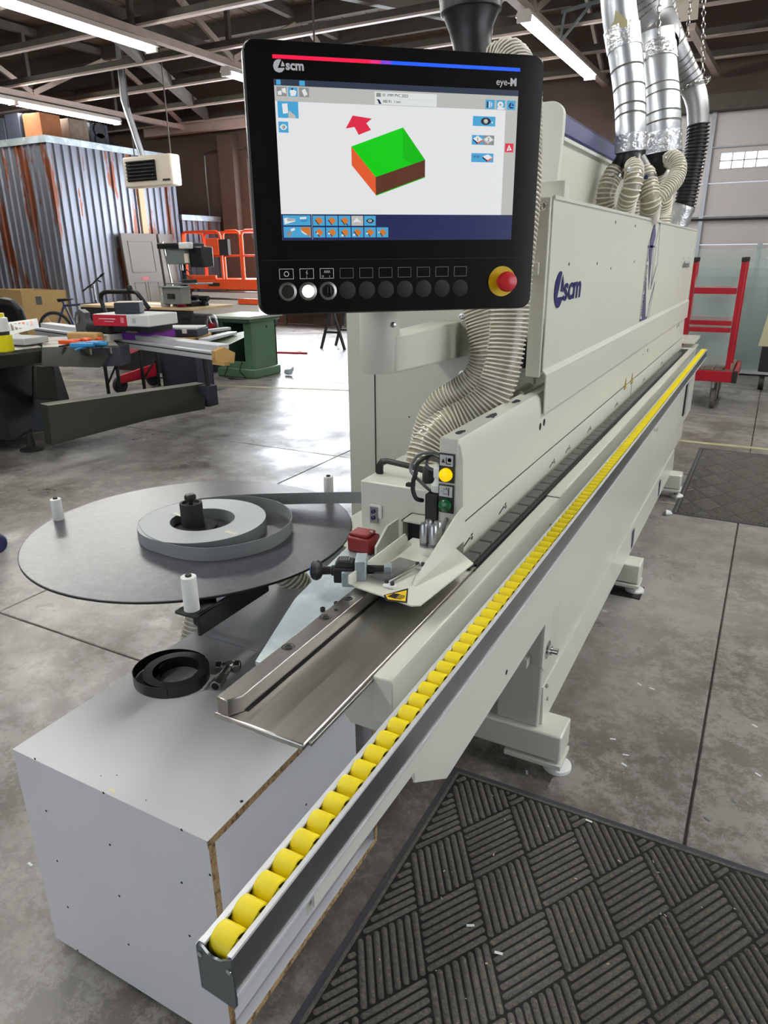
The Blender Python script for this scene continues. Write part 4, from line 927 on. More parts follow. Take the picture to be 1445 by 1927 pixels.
# white backing plates under the rail
G().px([(.552, .855), (2.05, .855), (2.05, .757), (.552, .800)] if False else [(.552, .855), (2.05, .855), (2.05, .760), (.552, .806)], -.409, .004).build('mounting_plate', paint, rl)
G().box(-.4135, .545, .795, -.4125, .556, .855).build('plate_return', paint2, rl)
G().px([(.86, .765), (1.00, .666), (1.86, .666), (1.86, .842), (.86, .842)], -.4135, .004).build('lower_plate', paint, rl, bevel=.001)
G().prism([(-.44, .90, .80), (-.413, .86, .77), (-.413, 1.0, .668), (-.49, .97, .70)], (0, .004, 0)).build('plate_wing', paint2, rl)
G().lathe([(.006, 0), (.006, .0008)], (-.4093, 1.34, .705), 12, axis=(1, 0, 0)).build('slot_hole', dark, rl)
G().lathe([(.002, 0), (.002, .0008)], (-.4050, .60, .832), 8, axis=(1, 0, 0)).build('small_hole', dark, rl)
for y in (1.95, 3.6, 5.2):
    G().box(-.4895, y, .775, -.410, y+.006, .845).build('support_bracket', paint, rl)
    G().box(-.414, y-.10, .775 if y < 2 else .80, -.410, y+.006, .845).build('support_bracket', paint, rl)
# ================================================================ white box under the infeed
bx = thing('white_cabinet', 'big white laminate box with raw chipboard edges under the infeed table', 'cabinet', (-1.04, 1.0, 0))
BX0, BX1, BY0 = -1.320, -.765, .7250
G().box(BX0, BY0, .028, BX1, BY0+.018, .574).build('front_panel', laminate, bx)
G().box(BX0, BY0, .574, BX1-.0, 1.293, .592).build('top_panel', laminate, bx)
G().box(BX1-.0010, BY0, .5745, BX1+.0004, 1.293, .5915).build('chipboard_edge', chipboard, bx)
G().box(BX1-.0010, BY0+.001, .028, BX1+.0004, BY0+.0175, .574).build('chipboard_edge', chipboard, bx)
G().box(BX0, BY0+.018, .04, BX0+.018, 1.293, .574).build('side_panel', laminate, bx)
G().box(BX1-.04, BY0+.018, .05, BX1-.022, 1.293, .574).build('side_panel', laminate, bx)
G().box(BX0+.02, BY0+.018, .028, BX1, 1.36, .046).build('bottom_panel', laminate, bx)
G().box(BX1-.0010, BY0+.018, .0285, BX1+.0004, 1.36, .0455).build('chipboard_edge', chipboard, bx)
G().box(BX0+.02, 1.343, .046, BX1, 1.36, .574).build('back_panel', laminate, bx)
G().box(BX1-.0010, 1.343, .046, BX1+.0004, 1.36, .574).build('chipboard_edge', chipboard, bx)
G().box(BX0, 1.297, .572, BX1, 1.318, .592).build('top_batten', laminate, bx)
G().box(BX0, 1.320, .566, BX1-.02, 1.84, .586).build('rear_top_panel', laminate, bx)
G().box(BX0, 1.36, .03, BX0+.018, 1.84, .566).build('side_panel', laminate, bx)
hole = None
def nail(p, ax_, par, r=.0028):
    G().lathe([(r, 0), (r, .0006)], p, 8, axis=ax_).build('screw_hole', dark, par)
for p in ((-1.243,0.725,0.596), (-1.036,0.725,0.591), (-0.828,0.725,0.591), (-1.244,0.725,0.455), (-1.046,0.725,0.452), (-0.769,0.725,0.510), (-1.244,0.725,0.311), (-0.848,0.725,0.450), (-1.046,0.725,0.310), (-1.242,0.725,0.171), (-0.847,0.725,0.308), (-1.045,0.725,0.167), (-1.241,0.725,0.032), (-1.035,0.725,0.025)):
    nail(p, (0, -1, 0), bx)
for p in ((-0.774,0.834,0.592), (-0.769,1.021,0.592)): nail(p, (0, 0, 1), bx, .0036)
for p in ((-1.079,0.756,0.592), (-1.051,0.773,0.592), (-0.944,0.749,0.592)): nail(p, (0, 0, 1), bx, .0012)
G().pz([p[:2] for p in ((-1.035,0.734,0.592), (-1.013,0.733,0.592), (-1.027,0.745,0.592))], .5921, .0004).build('tape_scrap', mat('masking_tape', (226, 218, 186), .7), bx)
for p in ((-0.787,1.062,0.392), (-0.787,1.067,0.087), (-0.787,1.053,0.289)): nail((-.787, p[1], p[2]), (1, 0, 0), bx)
# black tape coil on the box
def coil_path(c, r_in, r_out, turns, z, n=40, a0=0):
    o = []
    for k in range(int(turns*n)+1):
        a = a0+2*PI*k/n; r = r_in+(r_out-r_in)*k/(turns*n); o.append(V((c[0]+r*math.cos(a), c[1]+r*math.sin(a), z)))
    return o
def ribbon(path, h, t=.0012):
    g = G(); P = path; n = len(P)
    vs = []
    for i, p in enumerate(P):
        d = (P[min(i+1, n-1)]-P[max(i-1, 0)]); nn = V((d.y, -d.x, 0)).normalized()*t/2
        vs += [p-nn, p+nn, p+nn+V((0, 0, h)), p-nn+V((0, 0, h))]
    fs = []
    for i in range(n-1):
        for k in range(4): a = i*4+k; b = i*4+(k+1) % 4; fs.append((a, b, b+4, a+4))
    fs += [(0, 1, 2, 3), ((n-1)*4+3, (n-1)*4+2, (n-1)*4+1, (n-1)*4)]
    return g.add(vs, fs)
cc = (-1.190, 1.095)
bc = thing('black_band_coil', 'coil of black banding lying on the white box', 'coil', (cc[0], cc[1], .5925))
tapeblk = mat('black_band', (24, 24, 25), .35)
ribbon(coil_path(cc, .058, .082, 9, .593), .030, .0022).build('wound_band', tapeblk, bc, smooth=60)
ribbon(coil_path(cc, .058, .036, .30, .593, a0=2.4)[:8], .028).build('inner_end', tapeblk, bc, smooth=60)
ribbon(spline([V((cc[0]+r*math.cos(a), cc[1]+r*math.sin(a), .593)) for a, r in ((1.3, .0835), (1.7, .087), (2.1, .094), (2.5, .103), (2.9, .110), (3.3, .112), (3.7, .109), (4.1, .100), (4.5, .092), (4.9, .086), (5.2, .0835))], .006), .030).build('loose_outer_band', tapeblk, bc, smooth=60)
# steel tee fitting
fc = (-1.075,1.152,0.610)
ft = thing('steel_tee_fitting', 'small steel hydraulic tee fitting beside the black coil', 'fitting', (fc[0], fc[1], .5925))
P0 = (-1.125,1.168,0.606); P1 = (-1.075,1.203,0.606); P2 = (-1.071,1.101,0.604); PC = (-1.098,1.188,0.606)
for a, b, n_ in ((PC, P0, 'left_nut'), (PC, P1, 'right_nut'), (PC, P2, 'lower_nut')):
    a = V(a); b = V(b)
    G().cyl(a, b, .011, n=14).build('branch', steel2, ft)
    m_ = a.lerp(b, .55); G().cyl(m_, b, .0155, n=6).build('hex_nut', steel2, ft, bevel=.0008)
    G().cyl(b-(b-a)*.02, b+(b-a).normalized()*.0006, .0095, n=14).build('bore', dark, ft)
G().lathe([(.012, -.011), (.014, -.007), (.014, .007), (.012, .011)], PC, 8).build('body', steel2, ft, bevel=.001)
# ================================================================ coil table with tape roll
DC = (-1.338, 1.358); DR = .442; DZ = .878
ct = thing('coil_table', 'large round dark grey turntable disc with white guide pins', 'table', (DC[0], DC[1], .0))
G().lathe([(0, 0), (DR-.001, 0), (DR, .001), (DR, .006), (DR-.001, .007), (0, .007)], (DC[0], DC[1], DZ), 96).build('disc', disc_m, ct)
G().lathe([(DR-.0005, .0008), (DR+.0012, .001), (DR+.0012, .006), (DR-.0005, .0065)], (DC[0], DC[1], DZ), 96).build('black_rim', black, ct)
G().lathe([(.045, 0), (.045, .003), (.035, .006), (.031, .008), (.031, .072), (.030, .075), (.024, .075), (.022, .068), (0, .068)], (DC[0], DC[1], DZ+.010), 36).build('hub', blackm, ct)
G().lathe([(.064, 0), (.064, .010), (.0, .010)], (DC[0], DC[1], DZ+.007), 40).build('hub_plate', blackm, ct)
G().lathe([(.006, 0), (.006, .022), (.015, .024), (.016, .028), (.015, .036), (.012, .039), (0, .040)], (DC[0], DC[1], DZ+.070), 8).build('hub_knob', black, ct)
for (x, y, z0, z1) in ((-1.742, 1.236, .885, .948), (-1.150, 1.768, .885, .950)):
    p = G().lathe([(.0145, 0), (.0150, .001), (.0150, z1-z0-.001), (.014, z1-z0), (0, z1-z0)], (x, y, z0), 24).build('guide_pin', nylon, ct)
    G().lathe([(.0065, 0), (.0065, .004), (.0035, .0045)], (x, y, z1), 12).build('pin_screw', blackm, p)
pn = (-1.077,1.061,0.835)
p = G().lathe([(.0165, 0), (.0175, .001), (.0168, .080), (.0155, .081), (0, .081)], (-1.031, 1.015, .868), 28).build('guide_pin', nylon, ct)
G().lathe([(.0070, 0), (.0070, .004), (.004, .0045)], (-1.031, 1.015, .949), 14).build('pin_screw', blackm, p)
G().box(-1.062, .992, .860, -1.000, 1.060, .868).box(-1.008, 1.00, .815, -1.000, 1.25, .868).build('pin_bracket', blackm, ct, bevel=.003)
G().bar((-1.015, 1.05, .845), (-1.338, 1.358, .845), .04, .03).bar((-1.72, 1.24, .84), (-1.338, 1.358, .84), .03, .03).bar((-1.15, 1.76, .84), (-1.338, 1.358, .84), .03, .03).build('support_arm', blackm, ct)
G().box(-1.76, 1.215, .868, -1.70, 1.26, .884).build('pin_bracket', blackm, ct); G().box(-1.17, 1.74, .868, -1.13, 1.79, .884).build('pin_bracket', blackm, ct)
G().cyl((DC[0], DC[1], .0), (DC[0], DC[1], DZ), .03, n=20).build('column', blackm, ct) if False else G().cyl((DC[0], DC[1], .592), (DC[0], DC[1], DZ), .03, n=20).build('column', blackm, ct)
# roll of grey tape
RC = (-1.300, 1.357)
tp = thing('edge_tape_roll', 'roll of grey edge tape on the dark disc, running to the machine', 'tape roll', (RC[0], RC[1], DZ+.007))
g = G().lathe([(.088, 0), (.172, 0), (.172, .034), (.088, .034), (.088, 0)], (RC[0], RC[1], DZ+.0075), 72); g.build('roll_side', greytop, tp, smooth=30)
G().lathe([(.1722, .0003), (.1728, .0003), (.1728, .0343), (.1722, .0343), (.1722, .0003)], (RC[0], RC[1], DZ+.0075), 72).build('roll_outer_wrap', grey, tp)
G().lathe([(.0870, 0), (.0876, 0), (.0876, .0342), (.0870, .0342), (.0870, 0)], (RC[0], RC[1], DZ+.0075), 48).build('roll_inner_wrap', grey, tp)
for (x, y, _z, a) in (((-1.165,1.316,0.919)+(0.5,)), ((-1.387,1.356,0.919)+(2.2,))):
    G().pz([(x-.02, y-.008), (x+.018, y-.010), (x+.02, y+.006), (x+.005, y+.002), (x-.018, y+.009)], .9196, .0005).build('masking_tape', mat('masking', (222, 218, 198), .7), tp)
LC = V((-1.258, 1.372, DZ+.0075)); pts = []
for k in range(0, 34):
    a = 3.62+2*PI*k/34*1.0     # starts left, goes round the near side to the right and the back
    r = .176 if k < 2 else .176+.026*min(1, (k-2)/7)
    base = V((RC[0], RC[1], LC.z)).lerp(LC, min(1, k/6))
    pts.append(base+V((math.cos(a), math.sin(a), 0))*r)
loop = pts[:30]
ribbon(spline(loop, .02), .036, .0011).build('loose_loop', grey, tp, smooth=60)
outp = [V((-1.415, 1.498, LC.z)), V((-1.375, 1.540, LC.z)), V((-1.330, 1.572, LC.z+.001)), V((-1.24, 1.618, LC.z+.004)), V((-1.12, 1.668, LC.z+.010)), V((-.98, 1.718, LC.z+.018)), V((-.88, 1.745, LC.z+.022)), V((-.80, 1.76, LC.z+.024))]
ribbon(spline(outp, .02), .036, .0011).build('feeding_strip', grey, tp, smooth=60)
G().box(-.93, 1.722, .70, -.68, 1.90, 1.026).build('tape_intake_housing', paint, mc, bevel=.004)
# white cloth and hose under the disc
cl_ = thing('white_rag', 'crumpled white rag hanging behind the box under the disc', 'rag', (-1.2, 1.5, .6))
bmv = []; g = G(); n_ = 14
for i in range(n_):
    for j in range(n_):
        u_ = i/(n_-1); v_ = j/(n_-1)
        bmv.append((-1.335+.07*u_+.02*math.sin(7*v_+3*u_), 1.36+.05*v_+.02*math.sin(9*u_), .60+.17*v_+.015*math.sin(11*u_+5*v_)))
g.add(bmv, [(i*n_+j, (i+1)*n_+j, (i+1)*n_+j+1, i*n_+j+1) for i in range(n_-1) for j in range(n_-1)])
g.build('rag', cloth, cl_, smooth=80)
hose('grey_floor_hose', 'ribbed beige hose end behind the white box under the disc', 'hose', [(-1.47, 1.42, .40), (-1.44, 1.50, .62), (-1.36, 1.60, .72), (-1.26, 1.70, .60), (-1.22, 1.8, .40)], .045, .014)
# ================================================================ suction hoses under the monitor
hose('suction_hose', 'nearer ribbed beige suction hose curving down to the motor from the monitor', 'hose',
     [(-0.664,2.020,1.568), (-0.665,2.010,1.482), (-0.665,2.000,1.395), (-0.670,1.980,1.291), (-0.693,1.960,1.207), (-0.746,1.930,1.150), (-0.801,1.900,1.121), (-0.839,1.860,1.078), (-0.854,1.830,1.018), (-0.857,1.820,0.945)], .053, .0118, group='suction hoses behind the monitor')
hose('suction_hose', 'farther ribbed beige suction hose behind the nearer one, bending left', 'hose',
     [(-0.841,2.130,1.597), (-0.826,2.140,1.473), (-0.802,2.140,1.393), (-0.782,2.130,1.306), (-0.801,2.130,1.233), (-0.853,2.120,1.183), (-0.916,2.110,1.141), (-0.956,2.100,1.073), (-0.976,2.090,0.972)], .046, .0110, group='suction hoses behind the monitor')
# tall hose whose ribbed rim shows along the right edge of the monitor
hose('riser_hose', 'ribbed beige hose rising behind the right edge of the monitor', 'hose', [(-0.835,2.280,2.130), (-0.788,2.260,2.129), (-0.729,2.200,2.048), (-0.698,2.140,1.905), (-0.674,2.080,1.736), (-0.664,2.020,1.568)], .052, .013)
# black rubber reducer and foil above the monitor
bd = thing('black_duct_reducer', 'black rubber duct reducer above the top of the monitor', 'duct', (-1.0, 2.6, 2.25))
C0 = (-1.032,2.600,2.195); C1 = (-1.043,2.600,2.266); C2 = (-1.050,2.600,2.313); C3 = (-1.052,2.600,2.359); C4 = (-1.057,2.600,2.456)
G().tube([C0, C1, C2, C3], [.068, .066, .074, .094], 28).build('rubber_reducer', mat('black_rubber_satin', (30, 30, 31), .35), bd)
G().tube([C3, V(C3).lerp(V(C4), .5), C4], [.102, .105, .105], 28).build('band', foil if False else hoseblk, bd, bevel=.003)
G().tube([V(C3)+V((0, 0, .03)), V(C3)+V((0, 0, .05))], [.107, .107], 28).build('clamp_ring', galvd, bd)
G().tube([C4, V(C4)+V((0, .3, 1.9))], [.105, .105], 28).build('duct_pipe', galv, bd)
# ================================================================ silver ducts above the hood
def duct(name, label, pts, radii, m_, seams, foils=(), n=28):
    t = thing(name, label, 'duct', pts[-1], 'silver dust extraction ducts')
    P = spline(pts, .04); L = len(P)
    def rad(i):
        s = i/(L-1)*(len(radii)-1); k = min(int(s), len(radii)-2); return radii[k]+(radii[k+1]-radii[k])*(s-k)
    G().tube(P, [rad(i) for i in range(L)], n, caps=False).build('duct_pipe', m_, t, smooth=60)
    for s in seams:
        i = min(L-2, int(s*(L-1))); d = (P[i+1]-P[i]).normalized()
        G().tube([P[i]-d*.004, P[i]+d*.004], [rad(i)+.0018]*2, n, caps=False).build('seam_bead', frame_dark, t, smooth=60)
    for s, w_ in foils:
        i0 = int(s*(L-1)); i1 = min(L-1, i0+max(2, int(w_*(L-1))))
        G().tube(P[i0:i1+1], [rad(i)+.0035+random.uniform(0, .002) for i in range(i0, i1+1)], n, caps=False).build('foil_wrap', foil, t, smooth=60)
    return t
duct('silver_duct', 'left silver duct with a beige patch above the hood', [(-0.914,4.000,3.032), (-0.886,4.000,2.804), (-0.870,4.000,2.697), (-0.833,4.000,2.549), (-0.789,3.980,2.380), (-0.760,3.950,2.249), (-0.739,3.920,2.130), (-0.732,3.920,2.058)], [.080, .080, .080, .075, .071, .071], galv,
     [.60, .70, .78, .86], [(.44, .05), (.93, .05)])
duct('silver_duct', 'second silver duct right of the one with the beige patch', [(-0.826,4.800,2.761), (-0.811,4.800,2.682), (-0.777,4.760,2.542), (-0.737,4.720,2.374), (-0.712,4.700,2.236), (-0.699,4.700,2.130)], [.098, .100, .101, .100, .098], galv,
     [.50, .60, .72, .84], [(.20, .12), (.90, .08)])
pt = G(lambda p: V((-.815, 3.99, 2.51))+V((.997, -.04, -.05))*p.x+V((.07, 0, 1))*p.y+V((0, -1, 0))*p.z)
A_ = thing('beige_patch', None, None, (-.82, 3.9, 2.5))
bpy.data.objects.remove(A_)
# curved beige patch stuck round the left duct
vs = []; fs = []
cx_, cy_, cz0 = (-0.838,4.000,2.573)
for i in range(9):
    a = -PI*.97+i*PI*.075
    top = .155-.016*i if i > 1 else .140
    for zz_ in (0.0, top): vs.append((cx_-.006*(zz_/.1)+.0825*math.cos(a), cy_+.0825*math.sin(a), cz0+.012+zz_))
G().add(vs, [(2*i, 2*i+2, 2*i+3, 2*i+1) for i in range(8)]).build('beige_patch', mat('beige_tape', (168, 160, 122), .7), bpy.data.objects['silver_duct'], smooth=60)
duct('main_spiral_duct', 'big spiral duct crossing behind the two silver ducts', [(-1.008,4.700,3.178), (-0.942,4.850,2.990), (-0.887,4.900,2.868), (-0.825,4.900,2.777), (-0.809,4.850,2.705)], [.135, .135, .13, .12, .105], galvd, [i/14 for i in range(2, 12)], [])
duct('sloping_spiral_duct', 'narrower spiral duct sloping down to the black hose at the right', [(-0.970,5.300,3.138), (-0.915,5.450,2.972), (-0.846,5.500,2.845), (-0.768,5.600,2.722), (-0.701,5.650,2.618), (-0.659,5.650,2.522), (-0.635,5.650,2.392)], [.115, .11, .098, .088, .080, .070, .066], galvd, [i/18 for i in range(3, 14)], [])
def chain(label, p0, p1):
    p0 = V(p0); p1 = V(p1); n = int((p1-p0).length/.032); t = thing('hanging_chain', label, 'chain', p0, 'steel chains holding the ducts'); d = (p1-p0)/n; g = G()
    for k in range(n):
        c = p0+d*(k+.5); sx_ = V((.010, 0, 0)) if k % 2 else V((0, .010, 0))
        g.tube([c+d*.58*math.cos(a)+sx_*math.sin(a) for a in [j*PI/4 for j in range(8)]], .0038, 5, closed=True)
    g.build('chain_links', steel2, t, kind='stuff')
chain('steel chain hanging to the elbow of the sloping spiral duct', (-0.651,5.700,2.667), (-0.726,5.700,3.291))
chain('steel chain hanging left of the other chain behind the ducts', (-0.809,5.900,2.939), (-0.815,5.900,3.360))
chain('steel chain between the big duct and the left silver duct', (-0.779,4.600,2.699), (-0.799,4.600,2.998))
ring = thing('duct_sling', 'chain sling wrapped round the lower elbow of the sloping duct', 'chain', (-0.711,5.650,2.619))
g = G(); c = V((-0.701,5.650,2.618))
for k in range(26):
    a = 2*PI*k/26; q_ = c+V((.10*math.cos(a), .10*math.sin(a), .045*math.cos(a)))
    g.tube([q_+V((-math.sin(a), math.cos(a), 0))*.015*math.cos(b)+V((0, 0, .008))*math.sin(b) for b in [j*PI/4 for j in range(8)]], .0035, 5, closed=True)
g.build('sling_links', steel2, ring, kind='stuff')
# black manifolds and beige hoses below the ducts
mf = thing('black_manifold', 'black rubber manifold under the left silver duct', 'manifold', (-0.728,3.920,2.026), 'black rubber manifolds under the ducts')
M0 = V((-0.731,3.920,2.056))
G().tube([M0+V((0, 0, .005)), M0-V((0, 0, .03))], [.069, .066], 24).build('collar', hoseblk, mf)
for q_ in ((-0.779,3.860,1.972), (-0.703,3.820,1.973), (-0.659,3.920,1.963)): G().tube([M0-V((0, 0, .01)), q_], [.055, .042], 20).build('branch_socket', hoseblk, mf)
mf2 = thing('black_manifold', 'black rubber manifold under the second silver duct', 'manifold', (-0.696,4.700,2.099), 'black rubber manifolds under the ducts')
M1 = V((-0.705,4.700,2.127))
G().tube([M1+V((0, 0, .005)), M1-V((0, 0, .03))], [.092, .085], 24).build('collar', hoseblk, mf2)
for q_ in ((-0.709,4.620,2.044), (-0.645,4.650,2.091)): G().tube([M1-V((0, 0, .01)), q_], [.068, .05], 20).build('branch_socket', hoseblk, mf2)
HG = 'beige hoses between the manifolds and the hood'
hose('beige_hose', 'leftmost beige hose above the hood, bowed left', 'hose', [(-0.779,3.860,1.977), (-0.797,3.840,1.941), (-0.808,3.820,1.893), (-0.813,3.820,1.839), (-0.801,3.840,1.774)], .044, .0175, group=HG)
hose('beige_hose', 'front beige hose looping forward in the middle of the bundle', 'hose', [(-0.685,3.780,1.982), (-0.669,3.720,1.936), (-0.667,3.700,1.885), (-0.687,3.720,1.835), (-0.715,3.840,1.755)], .041, .0175, group=HG)
hose('beige_hose', 'beige hose right of the front one, hanging down to the right', 'hose', [(-0.657,3.900,1.968), (-0.636,3.880,1.924), (-0.615,3.860,1.870), (-0.604,3.860,1.816), (-0.625,4.000,1.758)], .046, .0165, group=HG)
hose('beige_hose', 'beige hose arching out at the right of the bundle', 'hose', [(-0.671,4.660,2.080), (-0.628,4.600,2.091), (-0.590,4.560,2.048), (-0.588,4.520,1.983), (-0.619,4.450,1.926), (-0.658,4.400,1.872), (-0.689,4.400,1.806)], .044, .0150, group=HG)
hose('beige_hose', 'short beige hose standing behind the bundle at the right', 'hose', [(-0.728,4.700,2.052), (-0.708,4.750,1.979), (-0.689,4.800,1.904), (-0.692,4.850,1.825), (-0.689,4.850,1.750)], .056, .0165, group=HG)
hose('beige_hose', 'half hidden beige hose between the two front hoses', 'hose', [(-0.719,4.200,1.940), (-0.727,4.200,1.889), (-0.732,4.200,1.838), (-0.728,4.200,1.773)], .050, .0165, group=HG)
for k, (p, d) in enumerate((((-0.788,3.850,1.953), (-.2, -.1, -1)), ((-0.684,3.750,1.957), (0, -.2, -1)), ((-0.640,3.880,1.936), (.15, -.1, -1)), ((-0.641,4.620,2.086), (1, -.3, .3)))):
    d = V(d).normalized(); c = V(p)
    t = thing('hose_clamp', ['steel hose clamp on the leftmost beige hose', 'steel hose clamp on the front beige hose', 'blue-tagged steel clamp on the hose right of the front one', 'steel hose clamp on the arching right hose'][k], 'clamp', c)
    G().tube([c-d*.007, c+d*.007], [(.048, .045, .050, .048)[k]]*2, 24, caps=False).build('clamp_band', steel2, t)
    G().box(c.x-.016, c.y-.060, c.z-.010, c.x+.016, c.y-.046, c.z+.008).build('worm_housing', blue if k == 2 else steel2, t, bevel=.003)
hose('black_flex_hose', 'thick black corrugated hose at the right above the hood', 'hose', [(-0.636,5.650,2.398), (-0.630,5.650,2.284), (-0.637,5.650,2.155), (-0.646,5.650,2.025), (-0.656,5.650,1.891)], .069, .022, wall=hoseblk, coil=hoseblk, depth=.16)
fo = thing('foil_collar', 'crinkled foil collar at the foot of the black corrugated hose', 'collar', (-0.656,5.650,1.806))
F0 = V((-0.658,5.650,1.905)); F1 = V((-0.664,5.650,1.789))+V((-.03, 0, 0))
pp = resample([F0, F1, F1-V((.02, 0, .06))], .02)
G().tube(pp, [.078+random.uniform(-.004, .006) for _ in pp], 20).build('foil_wrap', foil, fo, smooth=30)
# ================================================================ ribbed floor mats
def ribbed_mat(label, x0, y0, x1, y1, org, ribn=8):
    t = thing('floor_mat', label, 'mat', ((x0+x1)/2, (y0+y1)/2, 0), 'ribbed charcoal floor mats')
    G().box(x0, y0, .0005, x1, y1, .004).build('rubber_border', matrub, t, bevel=.0015)
    g = G(); b_ = .028; rim = .010
    ix0, iy0, ix1, iy1 = x0+b_, y0+b_, x1-b_, y1-b_
    for a, c in (((ix0-rim, iy0-rim), (ix1+rim, iy0)), ((ix0-rim, iy1), (ix1+rim, iy1+rim)), ((ix0-rim, iy0), (ix0, iy1)), ((ix1, iy0), (ix1+rim, iy1))):
        g.box(a[0], a[1], .004, c[0], c[1], .0062)
    g.build('raised_edge', carpet, t, bevel=.001)
    G().box(ix0, iy0, .0040, ix1, iy1, .0048).build('mat_ground', dark, t)
    d1 = V((.0965, -.151, 0)); d2 = V((.0965, .151, 0))
    def clip(a, c):
        t0, t1 = 0., 1.; dx, dy = c.x-a.x, c.y-a.y
        for p, q_ in ((-dx, a.x-ix0-.006), (dx, ix1-.006-a.x), (-dy, a.y-iy0-.006), (dy, iy1-.006-a.y)):
            if abs(p) < 1e-9:
                if q_ < 0: return None
            else:
                r = q_/p
                if p < 0: t0 = max(t0, r)
                else: t1 = min(t1, r)
        return (a+(c-a)*t0, a+(c-a)*t1) if t1-t0 > .04 else None
    g = G(); R_ = 24; h = .0044
    u1 = d1.normalized(); u2 = d2.normalized()
    for i in range(-R_, R_):
        for j in range(-R_, R_):
            o = V((org[0], org[1], 0))+d1*i+d2*j; c = o+(d1+d2)/2
            if not (ix0-.2 < c.x < ix1+.2 and iy0-.2 < c.y < iy1+.2): continue
            A, B = (d1, d2) if (i+j) % 2 == 0 else (d2, d1)
            for k in range(ribn):
                f_ = (k+.5)/ribn; a = o+B*f_+A*.02; b = o+B*f_+A*.98; s_ = clip(a, b)
                if not s_: continue
                a, b = s_; w_ = B.normalized(); un = A.normalized(); nn = V((-un.y, un.x, 0)); pw = abs(nn.dot(B))/ribn*.37
                vs = []
                for p, e in ((a, -1), (a+un*.005, 0), (b-un*.005, 0), (b, 1)):
                    if e: vs += [p-nn*pw*.6+V((0, 0, .0046)), p-nn*pw*.3+V((0, 0, .0066)), p+nn*pw*.3+V((0, 0, .0066)), p+nn*pw*.6+V((0, 0, .0046))]
                    else: vs += [p-nn*pw+V((0, 0, .0046)), p-nn*pw*.55+V((0, 0, .0046+h)), p+nn*pw*.55+V((0, 0, .0046+h)), p+nn*pw+V((0, 0, .0046))]
                g.add(vs, [(r*4+s, r*4+s+1, r*4+s+5, r*4+s+4) for r in range(3) for s in range(3)]+[(0, 1, 2, 3), (12, 13, 14, 15)])
    g.build('ribs', carpet, t, kind='stuff', smooth=50)
    return t
ribbed_mat('ribbed charcoal mat in the right foreground beside the rail', -.700, -.05, .85, 1.775, (-.478, 1.683))
ribbed_mat('ribbed dark mat farther back beside the machine', -.385, 4.66, 1.0, 6.50, (-.20, 6.3))
# ================================================================ white offcuts and crumbs on the floor
slips = [(1153,1391,.4,'white slip on bare concrete nearest the front foot pad'), (1177,1421,.1,'white slip, upper of the two close together past the mat corner'), (1174,1439,-.5,'white slip, lower of the two close together past the mat corner'),
 (1420,1366,-.6,'white slip near the right edge beyond the floor crack'), (1426,1458,-.6,'white slip at the right edge, nearest the mat'), (991,1454,-1.1,'white slip between the foot and the mat edge'),
 (1227,1296,-.6,'pale slip far out on the concrete, right one of two'), (1203,1288,-.5,'pale slip far out on the concrete, left one of two'), (57,1627,-.2,'grey-white slip left of the white box'), (1138,1150,-.1,'pale slip beside the machine kick plate')]
for px_, py_, a, lab in []: pass
def slip_(p, a, lab, m_=None, z=0.0006, w_=.020, l_=.007):
    g = G(lambda q_: V((p[0]+q_.x*math.cos(a)-q_.y*math.sin(a), p[1]+q_.x*math.sin(a)+q_.y*math.cos(a), z+q_.z)))
    g.pz([(-w_/2, -l_/2), (w_/2, -l_/2*.9), (w_/2*.96, l_/2), (-w_/2, l_/2)], 0, .0007)
    tag(g.build('edging_offcut', m_ or slip), lab, 'offcut', 'tape offcuts on the floor')
for p, a, lab in (((-0.264,2.164,0.000), .3, 'white offcut on the concrete nearest the front machine foot'), ((-0.209,2.099,0.000), .2, 'white offcut, upper of two close together past the mat edge'),
   ((-0.205,2.047,0.000), -.5, 'white offcut, lower of two close together past the mat edge'), ((0.171,2.473,0.000), -.5, 'white offcut near the right photo edge beyond the floor crack'),
   ((0.189,2.198,0.000), -.6, 'brightest white offcut at the right edge closest to the mat'), ((-0.480,1.861,0.000), -1.2, 'white offcut between the machine foot and the mat edge'),
   ((-0.190,2.545,0.000), -.3, 'pale offcut far out on the concrete, right one of a pair'), ((-0.239,2.553,0.000), -.6, 'pale offcut far out on the concrete, left one of a pair'),
   ((-1.601,0.856,0.000), -.1, 'pale offcut on the floor left of the white box'), ((-0.487,3.107,0.000), -.1, 'pale offcut on the floor beside the kick plate')):
    slip_(p, a, lab)
for p, a, lab in (((-0.338,2.091,0.000), .3, 'dark grey offcut left of the white ones by the foot'), ((-0.098,2.142,0.000), 0, 'dark grey offcut near the floor crack'), ((0.126,2.032,0.000), -.9, 'grey offcut right of the floor crack'), ((0.060,1.914,0.000), -.7, 'grey offcut beside the floor crack close to the mat')):
    slip_(p, a, lab, slipd)
for p, a, lab in (((-0.250,1.733,0.010), -.1, 'white offcut on the foreground mat near its upper edge'), ((-0.346,1.206,0.010), .2, 'largest white offcut on the foreground mat, lower one'), ((-0.434,1.244,0.010), .5, 'white offcut on the foreground mat left of the largest one')):
    slip_(p, a, lab, z=.0104)
pb = thing('paper_scrap', 'crumpled white paper scrap on the floor at the far mat corner', 'scrap', (-.405, 4.62, 0))
G().tube([(-.43, 4.62, .012), (-.41, 4.61, .02), (-.39, 4.62, .016), (-.375, 4.625, .012)], [.006, .018, .014, .004], 7).build('crumpled_paper', paperw, pb)
g = G()
